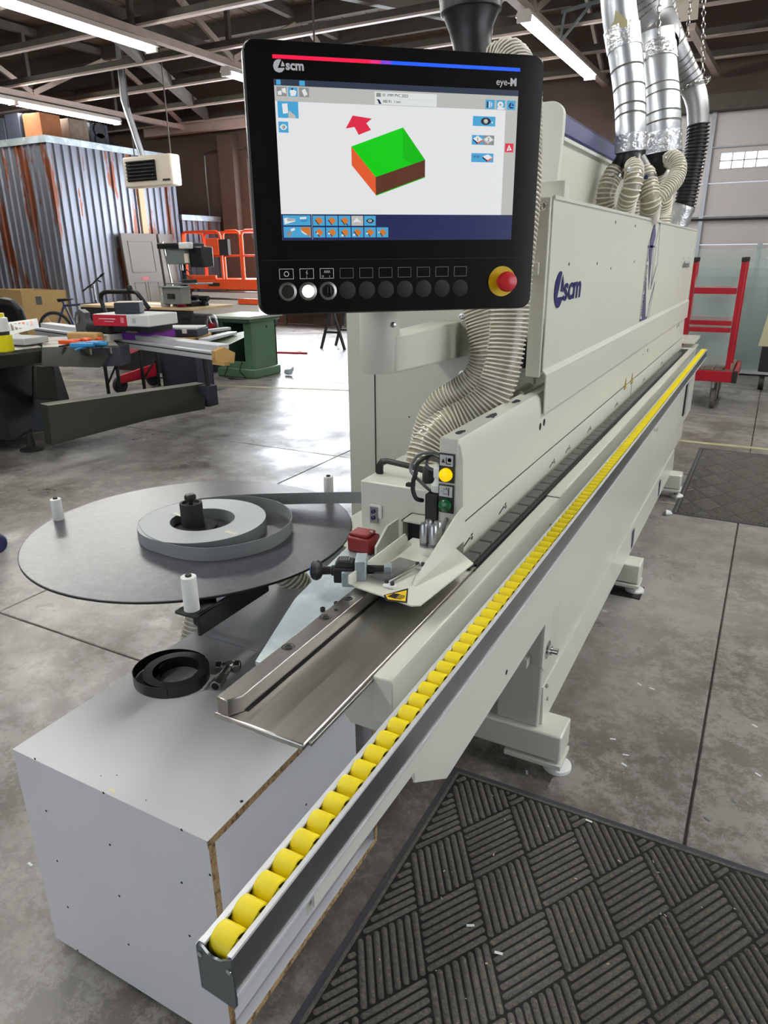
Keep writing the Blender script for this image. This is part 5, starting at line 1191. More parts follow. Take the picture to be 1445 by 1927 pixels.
for k in range(190):
    if k < 90: x, y, z = random.uniform(-.62, .6), random.uniform(.4, 1.72), .0098
    else: x, y, z = random.uniform(-.5, .8), random.uniform(1.9, 4.6), .0006
    a = random.uniform(0, PI); l_ = random.uniform(.0012, .0045); w_ = random.uniform(.0008, .0020)
    ca, sa = math.cos(a), math.sin(a)
    g.pz([(x-l_*ca+w_*sa, y-l_*sa-w_*ca), (x+l_*ca+w_*sa, y+l_*sa-w_*ca), (x+l_*ca-w_*sa, y+l_*sa+w_*ca), (x-l_*ca-w_*sa, y-l_*sa+w_*ca)], z, .0006)
tag(g.build('wood_chips', mat('chips', (176, 168, 150), .9), kind='stuff'), 'tiny pale chips and splinters scattered over mat and floor', 'chips')
# ================================================================ red cart with glass at the right
ct2 = thing('red_platform_cart', 'red steel platform cart with tall end frames and a boarded deck', 'cart', (-.85, 8.6, 0))
CX0, CX1, CYN, CYF = -1.15, -.235, 8.25, 9.15
G().box(CX0, CYN, .30, CX1, CYN+.04, .415).box(CX0, CYF-.04, .30, CX1, CYF, .415).box(CX1-.04, CYN, .30, CX1, CYF, .415).box(CX0, CYN, .30, CX0+.04, CYF, .415).build('deck_frame', redp, ct2, bevel=.006)
for k in range(9): G().box(CX0+.045+.092*k, CYN+.01, .416, CX0+.130+.092*k, CYF-.01, .43).build('deck_board', brownb, ct2)
G().box(CX1-.045, CYN-.004, .298, CX1+.004, CYN+.05, .418).build('corner_plate', blackm, ct2)
G().box(-.80, CYN-.003, .315, -.68, CYN, .405).build('paper_label', paperw, ct2); G().box(-.79, CYN-.0045, .352, -.69, CYN-.003, .366).build('label_print', redp, ct2)
def frame(y, lean, x0, x1):
    for x in (x0, x1):
        f_ = G().bar((x, y, .42), (x+.0, y+lean, 1.50), .062, .05).build('end_post', redp, ct2, bevel=.004)
        G().bar((x, y+lean*1.0, 1.50), (x, y+lean*1.03, 1.545), .066, .054).build('rubber_cap', blackm, f_)
    for z, h_ in ((1.22, .06), (.90, .045), (.83, .045)): G().bar((x0+.03, y+lean*(z-.42)/1.08, z), (x1-.03, y+lean*(z-.42)/1.08, z), .045, h_).build('cross_rail', redp, ct2)
frame(8.32, -.02, -.795, -.335); frame(8.85, .02, -.83, -.335)
for x, y in ((-.44, 8.38), (-1.02, 8.38), (-.44, 9.02), (-1.02, 9.02)):
    w_ = G().cyl((x-.022, y, .105), (x+.022, y, .105), .105, n=26).build('caster_wheel', mat('wheel_grey', (96, 92, 84), .8) if x == -.44 and y < 9 else MATS['wheel_grey'], ct2, bevel=.004)
    G().box(x-.035, y-.05, .10, x-.028, y+.03, .30).box(x+.028, y-.05, .10, x+.035, y+.03, .30).box(x-.045, y-.06, .285, x+.045, y+.05, .30).build('caster_fork', tan if False else steel2, w_)
for k, (y, x0, x1, z1, lab) in enumerate(((8.45, -.98, -.36, 1.36, 'clear glass sheet standing on the red cart, nearest pane'), (8.60, -1.0, -.36, 1.28, 'clear glass sheet on the red cart behind the nearest pane'))):
    tag(G().box(x0, y, .432, x1, y+.008, z1).build('glass_sheet', clear), lab, 'glass sheet', 'glass sheets at the right')
tag(G().hexa([(-1.02, 8.40, 1.245), (-.86, 8.40, 1.25), (-.86, 8.44, 1.25), (-1.02, 8.44, 1.245)], [(-.97, 8.40, 1.36), (-.82, 8.40, 1.33), (-.82, 8.44, 1.33), (-.97, 8.44, 1.36)]).build('white_card', paperw), 'white card leaning on the top rail of the red cart', 'card')
tag(G().hexa([(-.90, 8.70, .432), (-.62, 8.70, .432), (-.62, 8.73, .432), (-.90, 8.73, .432)], [(-.88, 8.78, .70), (-.60, 8.78, .70), (-.60, 8.81, .70), (-.88, 8.81, .70)]).build('mirror_offcut', mat('mirror_blue', (120, 150, 158), .1, .8)), 'small mirror offcut leaning on the cart deck', 'mirror')
gr2 = thing('glass_rack', 'rack of large clear glass sheets standing behind the red cart', 'rack', (.6, 11.2, 0))
G().box(-1.4, 10.9, .02, 2.6, 11.3, .06).build('rack_base', aluw, gr2)
for k in range(5): G().box(-1.4, 10.94+.06*k, .06, 2.5-.3*k, 10.95+.06*k, 1.63-.12*k).build('glass_pane', clear, gr2)
for x in (-.3, 2.3): G().box(x-.03, 11.28, .0, x+.03, 11.34, 1.7).build('rack_post', zinc, gr2)
G().box(-.5, 11.6, 0, 2.0, 11.9, .45).build('rack_backing_board', grydoor, gr2)
tw = thing('wrapped_timber', 'pale yellow wrapped board standing on a dolly at the right edge', 'board', (.12, 9.8, 0))
G().hexa([(-.10, 9.8, .52), (.34, 9.8, .52), (.34, 9.95, .52), (-.10, 9.95, .52)], [(.02, 9.8, 1.45), (.46, 9.8, 1.45), (.46, 9.95, 1.45), (.02, 9.95, 1.45)]).build('wrapped_board', mat('pale_yellow_wrap', (205, 200, 160), .6), tw)
G().box(-.06, 9.75, .22, .5, 10.1, .52).build('dolly_box', blackm, tw, bevel=.01)
for x in (0, .4): G().cyl((x-.03, 9.8, .08), (x+.03, 9.8, .08), .08, n=16).build('dolly_wheel', black, tw)
# ================================================================ dark green sliding table saw at the left
sw2 = thing('sliding_table_saw', 'dark green sliding table saw with aluminium fence at the left', 'saw', (-6.4, 4.4, 0))
T = .85
C = lambda px: px
tabp = [(-6.9, 2.9), (-5.639,4.135,0.850)[:2], (-5.194,4.585,0.850)[:2], (-6.098,5.285,0.850)[:2], (-6.330,4.548,0.850)[:2], (-7.3, 4.5), (-8.2, 3.7)]
pA = V((-5.708,4.187,0.850)); pB = V((-5.750,3.810,0.850)); pC = V((-5.194,4.585,0.850)); pD = V((-5.930,5.135,0.850)); pE = V((-7.639,5.246,0.850))
dirn = (pA-pB).normalized()
pZ = pB-dirn*2.2; back = V((-.75, .55, 0))
G().prism([pZ, pA, pA+(pE-pA)*.9, pZ+(pE-pA)*.9], (0, 0, -.03)).build('cast_table', tabletop, sw2)
G().prism([pA+V((-.02, .02, .002)), pC+V((0, 0, .002)), pD+V((0, 0, .002)), pA+(pD-pC)+V((-.02, .02, .002))], (0, 0, -.03)).build('extension_table', tabletop, sw2)
for f_ in (.30, .62): 
    a = pA+(pD-pC)*f_; b = pC+(pD-pC)*f_; G().bar(a+V((0, 0, .003)), b+V((0, 0, .003)), .03, .002).build('table_slot', steel2, sw2)
G().prism([pZ, pA, pA-V((0, 0, .13)), pZ-V((0, 0, .15))], (-.03, .02, 0)).build('front_apron', greend, sw2)
G().prism([pA+V((0, 0, -.0)), pC+V((0, 0, 0)), (-5.194,4.350,0.682), (-5.495,4.000,0.724)], (-.03, .02, 0)).build('front_apron', mat('apron_grey', (46, 47, 39), .8), sw2)
e0 = V((-5.364,4.305,0.840)); e1 = V((-5.150,4.567,0.840)); 
G().hexa([e0-V((0, 0, .16)), e1-V((0, 0, .17)), e1-V((.1, -.2, .17)), e0-V((.1, -.2, .16))], [e0, e1, e1-V((.1, -.2, 0)), e0-V((.1, -.2, 0))]).build('motor_box', boxblk, sw2, bevel=.008)
for px_ in (0.25, .75): 
    c = e0.lerp(e1, px_); G().box(c.x-.03, c.y-.03, c.z-.05, c.x+.03, c.y-.01, c.z-.0).build('latch', steel2, sw2)
# body
G().hexa([(-8.4, 2.6, .12), (-5.65, 3.70, .12), (-6.5, 5.0, .12), (-9.2, 4.2, .12)], [(-8.4, 2.6, .78), (-5.95, 3.78, .78), (-6.8, 5.1, .78), (-9.2, 4.2, .78)]).build('body', mat('body_dark_green', (18, 21, 16), .9), sw2)
G().hexa([(-5.442,3.860,0.462), (-5.482,4.100,0.412), (-6.100,4.500,0.305), (-6.139,4.300,0.336)], [(-5.390,3.860,0.754), (-5.472,4.100,0.703), (-6.056,4.500,0.627), (-6.051,4.300,0.654)]).build('pivot_housing', greend, sw2, bevel=.01)
G().lathe([(.10, 0), (.10, .015), (.04, .03), (.03, .14)], (-5.62, 3.85, 0), 18).build('levelling_foot', blackm, sw2)
a0, a1, b0, b1 = V((-5.194,3.771,0.450)), V((-4.857,5.280,0.420)), V((-5.143,3.708,0.130)), V((-4.641,5.039,0.230))
mid_b = V((-4.922,4.615,0.190)); nrm = V((-.10, .02, 0))*1.2
off = V((-.12, .02, 0))
G().prism([a0, a1, b1, mid_b, b0], off).build('swing_arm', greend, sw2, bevel=.006)
G().prism([a0+V((0, 0, .004)), a1+V((0, 0, .004)), a1+off+V((0, 0, .004)), a0+off+V((0, 0, .004))], (0, 0, -.006)).build('arm_top_plate', tabletop, sw2)
G().prism([(-5.547,3.860,0.333), (-5.320,3.860,0.359), (-5.335,3.840,0.199), (-5.564,3.840,0.175)], (0, .1, 0)).build('pivot_block', boxblk, sw2, bevel=.008)
ce = V((-4.755,5.234,0.320)); G().box(ce.x-.07, ce.y-.07, ce.z-.10, ce.x+.05, ce.y+.07, ce.z+.10).build('arm_end_block', boxblk, sw2, bevel=.01)
ot = V((-4.429,4.895,0.750)); G().cyl((ce.x, ce.y, ce.z), (ce.x-.02, ce.y, .76), .025, n=14).build('outrigger_post', blackm, sw2)
# long aluminium fence rail
R0, R1, R2, R3 = V((-7.245,5.265,0.840)), V((-4.227,4.728,0.800)), V((-4.464,4.902,0.860)), V((-7.210,5.251,0.900))
up_ = V((0, 0, .075)); wd = (R1-R0).normalized().cross(V((0, 0, 1)))*-1
if wd.y < 0: wd = -wd
G().prism([R0-V((0, 0, .045)), R0+V((0, 0, .03)), R0+V((0, 0, .03))+wd*.14, R0-V((0, 0, .045))+wd*.14], R1-R0).build('fence_rail', aluw, sw2, bevel=.006)
G().prism([R0+V((0, 0, .03))+wd*.07, R0+V((0, 0, .075))+wd*.07, R0+V((0, 0, .075))+wd*.20, R0+V((0, 0, .03))+wd*.20], R1-R0).build('fence_rail', aluw, sw2, bevel=.006)
G().prism([R0-V((0, 0, .002))-wd*.002, R0+V((0, 0, .008))-wd*.002, R0+V((0, 0, .008))+wd*.01, R0-V((0, 0, .002))+wd*.01], R1-R0).build('rail_slot', blackm, sw2)
dr_ = (R1-R0).normalized()
G().prism([R1-V((0, 0, .05)), R1+V((0, 0, .035)), R1+V((0, 0, .06))+wd*.10, R1+V((0, 0, .0))+wd*.22, R1-V((0, 0, .09))+wd*.20, R1-V((0, 0, .06))], dr_*.05).build('wooden_end_stop', tan, sw2)
G().prism([R1-V((0, 0, .04)), R1-V((0, 0, .08)), R1-V((0, 0, .08))+dr_*.16, R1-V((0, 0, .05))+dr_*.16], wd*.06).build('wooden_end_stop', tan, sw2)
# far arm of the sliding carriage
cq = [V((-6.238,5.466,0.760)), V((-4.972,5.824,0.780)), V((-5.318,6.330,0.800)), V((-6.153,6.436,0.800))]
G().prism([V((-6.163,5.280,0.700)), V((-4.770,5.318,0.740)), V((-4.980,5.917,0.770)), V((-5.206,6.195,0.800)), V((-5.094,5.575,0.800)), V((-6.533,5.625,0.800))], (-.05, .25, 0)).build('carriage_arm', mat('carriage_green', (92, 108, 74), .45), sw2)
G().bar(V((-4.988,5.475,0.815)), V((-5.181,6.166,0.815)), .10, .03).bar(V((-5.555,6.076,0.820)), V((-5.505,6.484,0.820)), .08, .03).build('carriage_rail', aluw, sw2, bevel=.004)
G().prism([(-5.579,5.116,0.815), (-4.987,5.089,0.815), (-5.250,5.901,0.815), (-5.946,6.090,0.815)], (0, 0, .02)).build('carriage_board', tan, sw2)
def onbox(name, label, cat, c, w_, d_, h_, m_, z, rot=.0, parts=None, bevel=.01, group=None):
    t = thing(name, label, cat, (c[0], c[1], z), group)
    xf = lambda p: V((c[0]+p.x*math.cos(rot)-p.y*math.sin(rot), c[1]+p.x*math.sin(rot)+p.y*math.cos(rot), z+p.z))
    G(xf).box(-w_/2, -d_/2, 0, w_/2, d_/2, h_).build('shell', m_, t, bevel=bevel)
    if parts:
        for (n_, mm, b) in parts: G(xf).box(*b).build(n_, mm, t, bevel=min(.004, bevel))
    return t
rt = -.85+PI/2
cA = V((-5.776,5.415,0.840))
onbox('purple_case', 'purple flat case at the bottom of the stack on the saw', 'case', (-5.565,5.198,0.880), .58, .40, .085, purple, .84, .12, [('lid_line', blackm, (-.291, -.201, .062, .291, .201, .066))])
cB = V((-5.490,5.142,0.970))
onbox('black_tool_case', 'black tool case with handle between purple and red cases', 'case', (-5.467,5.091,0.960), .56, .38, .075, boxblk, .925, .12, [('case_handle', grydoor, (.05, -.23, .0, .16, -.19, .02)), ('latch', steel2, (-.23, -.197, .02, -.20, -.19, .06))])
cC = V((-5.105,4.790,1.070))
onbox('red_white_box', 'red and white product box on top of the black case', 'box', (-5.327,4.959,1.050), .64, .42, .105, white, 1.00, .12, [('red_end_panel', redcase, (-.322, -.213, .0, .07, -.209, .10)), ('white_lettering', white, (-.25, -.2145, .06, -.06, -.213, .067)), ('white_lettering', white, (-.19, -.2145, .038, -.08, -.213, .043)), ('print_box', mat('pale_red_print', (220, 130, 140), .5), (.0, -.2145, .03, .04, -.213, .08)), ('print_box', greytop, (.13, -.213, .03, .17, -.2105, .075))])
cD = V((-4.315,3.989,1.235))
onbox('small_black_box', 'small dark box with pale lid topping the stack', 'box', (-5.339,4.905,1.160), .23, .20, .10, boxblk, 1.105, .6, [('pale_lid', creamh, (-.11, -.095, .10, .11, .095, .106))])
cE = V((-5.407,5.687,0.840))
onbox('router_case', 'black case with white lid right of the purple case', 'case', (-5.311,5.581,0.870), .38, .30, .07, boxblk, .84, .35, [('white_lid', white, (-.175, -.135, .07, .175, .135, .09)), ('corner_clip', white, (.03, -.155, .03, .08, -.147, .075))])
# bent black hose handle behind the stack
hh = thing('black_handlebar', 'bent black tube handle rising behind the stack of cases', 'handle', (-7.098,6.600,1.125))
G().tube(spline([(-7.513,6.500,0.941), (-7.552,6.500,1.122), (-7.472,6.500,1.188), (-7.207,6.500,1.198), (-6.960,6.500,1.202), (-6.878,6.500,1.159), (-6.743,6.500,1.012)], .05), .028, 10).build('tube_handle', black, hh)
G().lathe([(.03, 0), (.04, .03), (.03, .07), (0, .08)], (-7.023,6.500,1.201), 12).build('handle_knob', black, hh)
# blade guard arm and clamps on the table
bg = thing('saw_blade_guard', 'dark round blade guard and scoring unit on the fence rail', 'guard', (-6.103,4.986,0.920))
c = V((-6.078,4.950,0.945)); vx = V((.95, -.3, 0))
pts = [(-.24, .10), (-.16, .20), (-.02, .24), (.12, .20), (.10, .12), (.20, -.02), (.12, -.08), (-.04, -.06), (-.03, -.22), (-.10, -.28), (-.22, -.12)]
G().prism([c+vx*a*.78+V((0, 0, b*.72)) for a, b in pts], (.02, .06, 0)).build('guard_plate', mat('guard_grey', (84, 86, 88), .45), bg, bevel=.006)
G().prism([c+vx*a*.78+V((-.004, -.012, b*.72)) for a, b in ((-.17, -.08), (-.08, -.06), (-.07, -.15), (-.13, -.17))], (0, .006, 0)).build('guard_cutout', steel2, bg)
G().prism([c+vx*a*.78+V((-.004, -.012, b*.72)) for a, b in ((-.12, .14), (-.03, .18), (-.06, .06), (-.15, .04))], (0, .006, 0)).build('guard_cutout', steel2, bg)
G().cyl(c+V((.12, 0, .0)), c+V((.42, -.05, .02)), .06, n=16).build('motor_barrel', blackm, bg, bevel=.01)
G().box(c.x+.30, c.y-.1, c.z-.04, c.x+.50, c.y+.1, c.z+.10).build('black_switch_box', blackm, bg, bevel=.02)
G().box(c.x+.34, c.y-.12, c.z-.10, c.x+.50, c.y+.05, c.z-.04).build('cream_foot', nylon, bg, bevel=.01)
G().box(c.x-.05, c.y-.02, c.z-.16, c.x+.12, c.y+.05, c.z-.05).build('clear_guard', clear, bg)
def clamp(label, p0, p1, m_, bar):
    p0, p1 = V(p0), V(p1); t = thing('bar_clamp', label, 'clamp', (p0+p1)/2, 'small clamps on the saw table')
    d = (p1-p0).normalized(); s_ = V((-d.y, d.x, 0))
    G().bar(p0, p1, .02, .012).build('clamp_bar', bar, t)
    G().prism([p1, p1+d*.05, p1+d*.05+s_*.12, p1+s_*.12], (0, 0, .03)).build('fixed_jaw', m_, t, bevel=.005)
    G().prism([p0.lerp(p1, .5), p0.lerp(p1, .5)+d*.07, p0.lerp(p1, .5)+d*.07+s_*.12, p0.lerp(p1, .5)+s_*.12], (0, 0, .035)).build('sliding_jaw', m_, t, bevel=.005)
    G().cyl(p0.lerp(p1, .5)+s_*.02+V((0, 0, .02)), p0.lerp(p1, .5)-s_*.10+V((0, 0, .02)), .018, n=10).build('grip', m_, t)
clampblue = mat('clamp_blue', (40, 140, 200), .4)
clamp('orange-jawed black clamp lying on the saw table', (-5.538,4.238,0.862), (-5.608,4.512,0.862), orange, blackm)
clamp('orange-jawed clamp lying nearest the blade guard', (-5.606,4.423,0.862), (-5.516,4.645,0.862), orange, tan)
clamp('blue clamp lying in front of the orange clamps', (-5.212,4.140,0.862), (-5.344,4.408,0.862), clampblue, clampblue)
clamp('blue clamp with black handle at the table end', (-5.184,4.272,0.862), (-5.307,4.511,0.862), clampblue, blackm)
onbox('wood_offcut', 'pale wooden block lying behind the orange clamps', 'block', (-5.751,4.703,0.860), .34, .12, .07, tan, .862, .2, bevel=.02)
# yellow capped bottle and colour sample board
bt = thing('yellow_bottle', 'yellow bottle with white label at the left photo edge', 'bottle', (-5.739,3.844,0.860))
c = V((-5.698,3.807,0.862)); 
G().lathe([(.085, 0), (.09, .01), (.09, .13), (.085, .135)], c, 24).build('bottle_base', mat('bottle_yellow', (226, 214, 18), .35), bt)
G().lathe([(.075, .135), (.075, .165)], c, 24).build('black_band', blackm, bt)
G().lathe([(.078, .165), (.078, .27), (.06, .28)], c, 24).build('white_label', white, bt)
G().lathe([(.058, .28), (.058, .31), (0, .311)], c, 20).build('bottle_cap', MATS['bottle_yellow'], bt)
sbd = thing('sample_board', 'white board with a row of colour swatches behind the bottle', 'board', (-6.307,4.363,0.870))
q0, q1, q2, q3 = V((-6.918,4.700,0.851)), V((-6.720,4.900,0.915)), V((-6.864,5.000,0.999)), V((-7.078,4.800,0.965))
G().prism([q0, q1, q2, q3], (-.03, .06, 0)).build('board', white, sbd)
sc = [(150, 140, 128), (98, 90, 70), (110, 100, 60), (150, 100, 60), (206, 96, 30), (190, 210, 205), (226, 180, 176)]
for k, cc_ in enumerate(sc):
    f0 = .06+k*.13; f1 = f0+.085
    a, b, c2_, d = q0.lerp(q1, f0), q0.lerp(q1, f1), q3.lerp(q2, f1), q3.lerp(q2, f0)
    G().prism([a.lerp(d, .3), b.lerp(c2_, .3), b.lerp(c2_, .85), a.lerp(d, .85)], (.003, -.006, 0)).build('swatch', mat('swatch%d' % k, cc_, .5), sbd)
onbox('grey_tray', 'shallow grey tray under the colour sample board', 'tray', (-6.120,4.260,0.860), .45, .28, .06, greytop, .862, .1)
# rolling tool stand below the saw
ts = thing('rolling_tool_stand', 'black folding tool stand with red bars and wheels below the saw', 'stand', (-7.134,6.449,0.050))
L1, L2, L3, L4 = V((-7.018,5.953,0.020)), V((-6.914,6.041,0.020)), V((-6.893,6.411,0.020)), V((-6.892,6.666,0.020))
for b_, tpx, tpy in ((L1, 198, 680), (L2, 216, 676), (L3, 275, 668), (L4, 292, 660)):
    G().cyl(b_, V((b_.x, b_.y, .72)), .022, n=10).build('leg', blackm, ts)
for a, b in ((L1, L2), (L3, L4)):
    for z in (.12, .40): G().cyl(a+V((0, 0, z)), b+V((0, 0, z+.25)), .012, n=8).build('cross_brace', blackm, ts)
G().prism([L2+V((0, 0, .12)), L4+V((0, 0, .14)), L4+V((0, 0, .30)), L2+V((0, 0, .22))], (-.04, .06, 0)).build('lower_red_bar', redcase, ts, bevel=.01)
G().prism([L2+V((.02, 0, .62)), L4+V((0, 0, .62)), L4+V((-.1, 0, .50)), L2+V((.2, 0, .48))], (-.03, .04, 0)).build('upper_red_bar', redcase, ts, bevel=.008)
G().prism([L2.lerp(L4, .3)+V((.01, -.02, .53)), L2.lerp(L4, .62)+V((.01, -.02, .53)), L2.lerp(L4, .68)+V((.01, -.02, .60)), L2.lerp(L4, .45)+V((.01, -.02, .575)), L2.lerp(L4, .28)+V((.01, -.02, .60))], (.004, -.006, 0)).build('white_emblem', white, ts)
for c in (L2+V((-.1, .1, .09)), L4+V((-.15, .05, .09))): G().cyl(c-V((.03, 0, 0)), c+V((.03, 0, 0)), .10, n=20).build('wheel', blackm, ts, bevel=.01)
# ================================================================ green cast base and bench behind
gb = thing('green_machine_base', 'large green cast machine cabinet with a dark opening', 'machine base', (-6.5, 8.0, 0))
GX0, GX1, GY0, GY1 = -6.80, -6.20, 7.76, 8.32
g = G()
fo0, fo1, fz0, fz1 = -6.70, -6.34, .22, .74
t_ = .0
g.hexa([(GX0, GY0, .11), (fo0, GY0, .11), (fo0, GY0+.04, .11), (GX0, GY0+.04, .11)], [(GX0+.01, GY0, .80), (fo0, GY0, .80), (fo0, GY0+.04, .80), (GX0+.01, GY0+.04, .80)])
g.box(fo0, GY0, .11, fo1, GY0+.04, fz0).box(fo0, GY0, fz1, fo1, GY0+.04, .80).box(fo1, GY0, .11, GX1, GY0+.04, .80)
g.box(GX0, GY0+.04, .11, GX0+.04, GY1, .80).box(GX1-.04, GY0+.04, .11, GX1, GY1, .80).box(GX0, GY1-.04, .11, GX1, GY1, .80)
g.build('cabinet_shell', greenp, gb, bevel=.008)
G().box(GX0+.05, GY1-.08, .11, GX1-.05, GY1-.05, .80).box(GX0+.05, GY0+.05, .11, GX1-.05, GY1-.05, .13).build('dark_interior', dark, gb)
G().box(GX0-.03, GY0-.03, 0, GX1+.03, GY1+.03, .13).build('plinth', greenp, gb, bevel=.02)
G().box(GX0-.08, GY0-.10, .80, GX1+.06, GY1+.10, .84).build('cabinet_top', mat('pale_green_top', (176, 184, 170), .4), gb, bevel=.01)
G().box(GX0-.04, GY0-.06, .76, GX1+.03, GY1+.06, .80).build('top_moulding', greenp, gb, bevel=.01)
G().lathe([(.018, 0), (.018, .003)], (GX1, 8.1, .68), 12, axis=(1, 0, 0)).build('round_hole', dark, gb)
for k, pts in enumerate(([(-6.60, 7.74, .25), (-6.62, 7.70, .12), (-6.66, 7.68, .01), (-6.45, 7.62, .01)], [(-6.38, 7.74, .22), (-6.40, 7.70, .1), (-6.28, 7.68, .01), (-6.36, 7.60, .01), (-6.5, 7.58, .01)])):
    t = thing('power_cable', ['black cable hanging from the opening of the green base, left one', 'black cable hanging from the opening of the green base, right one'][k], 'cable', pts[0])
    G().tube(spline(pts, .05), .008, 6).build('cable', cable, t)
tag(G().tube(spline([(-7.9, 7.0, .01), (-7.5, 7.1, .01), (-7.3, 7.5, .01), (-7.0, 7.3, .01), (-6.9, 7.7, .01)], .05), .009, 6).build('floor_cable', cable), 'tangled black cable on the floor left of the green base', 'cable')
bn = thing('work_bench', 'long workbench with a dark frame behind the saw', 'bench', (-8.2, 7.9, 0))
G().prism([(-10.434,7.600,0.875), (-9.198,7.600,0.927), (-7.008,7.600,0.899), (-7.508,8.400,0.886), (-9.873,8.600,0.936)], (0, 0, -.03)).build('bench_top', brass, bn) if False else G().box(-9.25, 7.55, .90, -7.05, 8.45, .935).build('bench_top', brass, bn, bevel=.004)
G().box(-9.25, 7.56, .80, -7.05, 7.60, .90).build('front_apron', blackm, bn)
G().box(-8.7, 7.58, .0, -7.10, 8.3, .80).build('dark_cabinet', mat('bench_dark', (34, 34, 36), .6), bn)
for x in (-9.2,): G().box(x, 7.62, 0, x+.07, 7.69, .80).build('leg', blackm, bn)
G().bar((-7.6, 7.55, .78), (-7.35, 7.55, .2), .05, .03).build('tool_board', tan, bn)
hw = thing('hand_wheel', 'steel hand wheel between the bench and the green base', 'wheel', (-6.694,7.550,0.716))
c = V((-6.694,7.550,0.716)); G().tube([c+V((.10*math.cos(a), 0, .15*math.sin(a))) for a in [k*PI/12 for k in range(24)]], .016, 8, closed=True).build('rim', alu, hw)
for k in range(3): G().bar(c, c+V((.10*math.cos(k*2.1), 0, .15*math.sin(k*2.1))), .02, .02).build('spoke', alu, hw)
G().lathe([(.04, -.03), (.04, .03)], c, 12, axis=(0, 1, 0)).build('red_hub', redp, hw)
onbox('dark_bin', 'dark grey bin standing on the floor under the carriage', 'bin', (-6.55, 6.85, 0), .55, .35, .48, boxblk, 0.0, .1, [('bin_lid', blackm, (-.285, -.185, .48, .285, .185, .50))])
mt_ = thing('loose_motor', 'grey finned electric motor lying on the floor', 'motor', (-7.462,7.722,0.080))
c = V((-7.325,7.545,0.090)); G().cyl(c-V((.14, .03, 0)), c+V((.14, .03, 0)), .09, n=18).build('motor_body', greytop, mt_, bevel=.01); G().cyl(c+V((.14, .03, 0)), c+V((.20, .04, 0)), .07, n=16).build('end_bell', greytop, mt_, bevel=.008)
for k in range(4): G().cyl(c-V((.10-.06*k, .02-.01*k, 0)), c-V((.085-.06*k, .017-.01*k, 0)), .097, n=18).build('cooling_fin', greytop, mt_)
# drill press on the bench
dp = thing('drill_press', 'grey bench drill press with black belt cover', 'drill press', (-7.35, 7.95, .935))
G().box(-7.62, 7.80, .935, -7.25, 8.15, 1.0).build('base_plate', blackm, dp, bevel=.01)
G().cyl((-7.52, 8.0, .97), (-7.52, 8.0, 1.72), .035, n=14).build('column', blackm, dp)
G().cyl((-7.60, 7.86, .95), (-7.74, 7.86, 1.80), .012, n=8).build('guide_rod', chrome, dp)
G().box(-7.60, 7.75, 1.50, -7.25, 8.1, 1.72).build('head', mat('drill_grey', (110, 120, 118), .5), dp, bevel=.02)
G().box(-7.72, 7.72, 1.70, -7.18, 8.1, 1.78).build('belt_cover', black, dp, bevel=.015)
G().box(-7.30, 7.70, 1.70, -7.10, 7.78, 1.785).build('cover_front', white, dp, bevel=.015)
G().box(-7.20, 7.78, 1.46, -6.95, 8.0, 1.73).build('drill_motor', black, dp, bevel=.02)
G().box(-7.24, 7.73, 1.52, -7.18, 7.76, 1.64).build('switch', creamh, dp)
G().cyl((-7.43, 7.85, 1.42), (-7.43, 7.85, 1.52), .028, n=12).build('chuck', steel2, dp)
G().box(-7.62, 7.72, 1.235, -7.05, 8.05, 1.255).build('drill_table', mat('table_steel', (150, 154, 156), .3, .7), dp, bevel=.005)
G().box(-7.36, 7.76, 1.255, -7.20, 7.9, 1.30).build('drill_vise', blackm, dp, bevel=.005)
for z in (1.45, 1.38): G().cyl((-7.28, 7.75, z), (-7.12, 7.70, z-.06), .008, n=6).build('feed_handle', blackm, dp)
pl = thing('bench_planer', 'grey boxed tool with handle standing on the bench by the drill', 'tool', (-7.35, 7.6, .935))
G().box(-7.55, 7.56, .98, -7.20, 7.74, 1.20).build('tool_body', mat('tool_grey', (128, 130, 126), .5), pl, bevel=.01); G().box(-7.58, 7.54, 1.20, -7.18, 7.76, 1.215).build('top_plate', zinc, pl)
G().box(-7.45, 7.545, 1.05, -7.32, 7.56, 1.12).build('tool_label', blackm, pl)
jg = thing('plastic_jug', 'clear plastic jug standing on the bench', 'jug', (-7.751,7.802,0.940))
c = V((-7.583,7.631,0.940)); G().lathe([(.06, 0), (.065, .01), (.065, .13), (.05, .17), (.02, .19), (.02, .215), (0, .216)], c, 18).build('jug', mat('jug_grey', (168, 172, 166), .3), jg); G().lathe([(.022, .20), (.022, .225), (0, .226)], c, 12).build('cap', white, jg)
for k, (px_c, lab) in enumerate((((-7.362,7.714,0.940), 'red and black cordless drill on the bench, leftmost'), ((-7.510,8.135,0.940), 'red and black cordless drill on the bench, middle one'), ((-7.202,8.006,0.940), 'black cordless tool at the bench end'))):
    t = thing('cordless_drill', lab, 'drill', px_c, 'cordless tools on the bench'); c = V(px_c)
    G().cyl(c+V((-.07, 0, .10)), c+V((.08, 0, .10)), .035, n=12).build('drill_barrel', black if k else redcase, t); G().box(c.x-.03, c.y-.03, c.z, c.x+.03, c.y+.03, c.z+.09).build('grip', black, t, bevel=.008); G().box(c.x-.05, c.y-.04, c.z, c.x+.05, c.y+.04, c.z+.04).build('battery', redcase if k < 2 else black, t, bevel=.005)
for k, (p, s_, lab) in enumerate((((-8.190,8.010,0.940), .5, 'large white sheet lying on the bench'), ((-7.837,8.140,0.940), .25, 'small white sheet lying beside the jug'))):
    tag(G().box(p[0]-s_/2, p[1]-.12, .936, p[0]+s_/2, p[1]+.14, .942).build('paper_sheet', paperw), lab, 'sheet', 'white sheets on the bench')
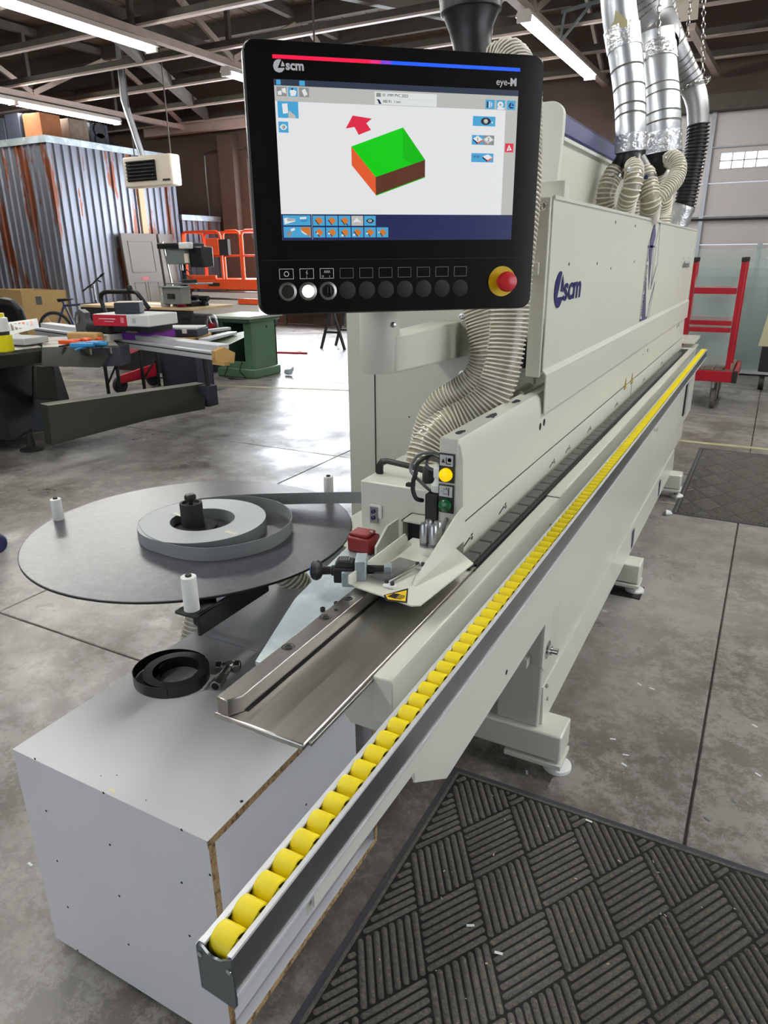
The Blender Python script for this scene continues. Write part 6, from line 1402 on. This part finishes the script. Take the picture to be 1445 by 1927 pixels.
# cardboard box, chair and bike
cb = thing('cardboard_box', 'large open cardboard carton behind the saw at the left', 'box', (-10.2, 7.2, 0))
a = (-12.607,9.000,1.044); b = (-11.801,9.350,0.992)
A0, B0, D0 = V((a[0], a[1], 0)), V((b[0], b[1], 0)), V((a[0]-1.3, a[1]+.30, 0))
for (p, q_) in ((A0, B0), (D0, A0), (B0, B0+D0-A0), (D0, D0+B0-A0)):
    G().prism([p+V((0, 0, .0)), q_+V((0, 0, .0)), q_+V((0, 0, 1.03)), p+V((0, 0, 1.03))], (.012, .012, 0)).build('carton_side', cardb, cb)
G().prism([A0, B0, B0+D0-A0, D0], (0, 0, .01)).build('carton_bottom', cardb, cb)
c = A0.lerp(B0, .32); c2_ = A0.lerp(B0, .45)
G().prism([c+V((.004, -.01, .78)), c2_+V((.004, -.01, .78)), c2_+V((.004, -.01, .92)), c+V((.004, -.01, .92))], (.0, -.004, 0)).build('shipping_label', mat('label_grey', (92, 92, 94), .6), cb)
oc = thing('office_chair', 'black office chair back at the left edge before the carton', 'chair', (-8.804,6.000,0.590))
c = V((-9.004,6.200,0.942)); xfc = lambda p: V((c.x+p.x, c.y+p.y, c.z+p.z))
G(xfc).tube([(-.22, .03, -.12), (-.23, .0, .02), (-.16, -.03, .11), (0, -.04, .13), (.16, -.03, .11), (.23, 0, .02), (.22, .03, -.12)], [.05]*7, 10).box(-.2, -.02, -.14, .2, .03, .10).build('backrest', black, oc, bevel=.01)
G().cyl((c.x, c.y+.1, .12), (c.x, c.y+.1, .5), .03, n=10).build('stem', blackm, oc); G().box(c.x-.25, c.y-.1, .5, c.x+.25, c.y+.4, .58).build('seat', black, oc, bevel=.03)
for k in range(5): G().bar((c.x, c.y+.1, .12), (c.x+.3*math.cos(k*1.257), c.y+.1+.3*math.sin(k*1.257), .06), .05, .04).build('leg', blackm, oc)
for k in range(5):
    q_ = V((c.x+.3*math.cos(k*1.257), c.y+.1+.3*math.sin(k*1.257), .03)); G().cyl(q_-V((.02, 0, 0)), q_+V((.02, 0, 0)), .03, n=12).build('caster', blackm, oc)
bk = thing('bicycle', 'black bicycle parked behind the saw, handlebar raised', 'bicycle', (-8.691,7.000,0.493))
wc = V((-11.631,8.889,0.340)); wr = .30
def ringp(c, r, ux=V((.93, .35, 0))): return [c+ux*r*math.cos(a)+V((0, 0, r*math.sin(a))) for a in [k*PI/18 for k in range(36)]]
wc.z = .34; wc2 = wc+V((1.02, .38, 0))
for c in (wc, wc2):
    w_ = G().tube(ringp(c, wr+.02), .028, 8, closed=True).build('tyre', blackm, bk); G().tube(ringp(c, wr-.01), .012, 6, closed=True).build('rim', alu, w_)
    g = G()
    for k in range(12): g.bar(c, c+V((.93, .35, 0))*(wr-.01)*math.cos(k*PI/6)+V((0, 0, (wr-.01)*math.sin(k*PI/6))), .004, .004)
    g.build('spokes', alu, w_)
ux = V((.93, .35, 0)); bb = wc+ux*.42-V((0, 0, .04)); seat = wc+ux*.22+V((0, 0, .52)); head = wc+ux*.86+V((0, 0, .48))
for a, b in ((bb, seat), (bb, head), (seat-V((0, 0, .08)), head), (wc, bb), (wc, seat-V((0, 0, .1))), (head+V((0, 0, .06)), wc2)): G().cyl(a, b, .02, n=8).build('frame_tube', mat('bike_frame', (50, 60, 90), .35) if 'bike_frame' not in MATS else MATS['bike_frame'], bk)
G().prism([seat+ux*-.12+V((0, 0, .04)), seat+ux*.16+V((0, 0, .05)), seat+ux*.16+V((0, 0, .02)), seat+ux*-.1-V((0, 0, .02))], (-.03, .10, 0)).build('saddle', black, bk, bevel=.01)
hb_ = head+V((0, 0, .34)); G().cyl(head, hb_, .018, n=8).build('stem', alu, bk)
G().tube([hb_+V((-.42, .1, -.14)), hb_+V((-.2, .05, -.06)), hb_, hb_+V((.22, -.05, .10)), hb_+V((.40, -.10, .17))], .014, 8).build('handlebar', black, bk)
G().cyl(hb_+V((.30, -.07, .13)), hb_+V((.42, -.10, .18)), .02, n=8).build('grip', black, bk)
for s_ in (-.1, .14): G().bar(hb_+V((s_, 0, s_*.4)), hb_+V((s_+.12, -.05, s_*.4-.02)), .02, .02).build('brake_lever', blackm, bk)
# blue-rimmed wheel at the left edge and bottle on the far floor
wl_ = thing('hose_reel', 'blue wheel rim just showing at the left photo edge', 'wheel', (-3.705,2.208,0.050))
c = V((-3.746,2.231,0.060)); G().lathe([(.02, -.02), (.05, -.02), (.06, -.012), (.06, .012), (.05, .02), (.02, .02)], c, 24, axis=(.8, -.6, 0)).build('caster_wheel', mat('wheel_navy', (34, 42, 84), .4), wl_)
G().box(c.x-.12, c.y-.03, c.z+.05, c.x-.0, c.y+.03, c.z+.30).build('caster_fork', blackm, wl_)
pbt = thing('crushed_bottle', 'small crumpled plastic bottle on the bright floor by the green base', 'bottle', (-5.988,8.268,0.000))
c = V((-5.960,8.229,0.000)); G().tube([c+V((-.06, 0, .04)), c+V((-.02, .01, .05)), c+V((.03, 0, .045)), c+V((.07, .01, .09)), c+V((.075, .012, .12))], [.03, .045, .04, .02, .012], 9).build('bottle_body', mat('pale_plastic', (200, 215, 225), .2), pbt)
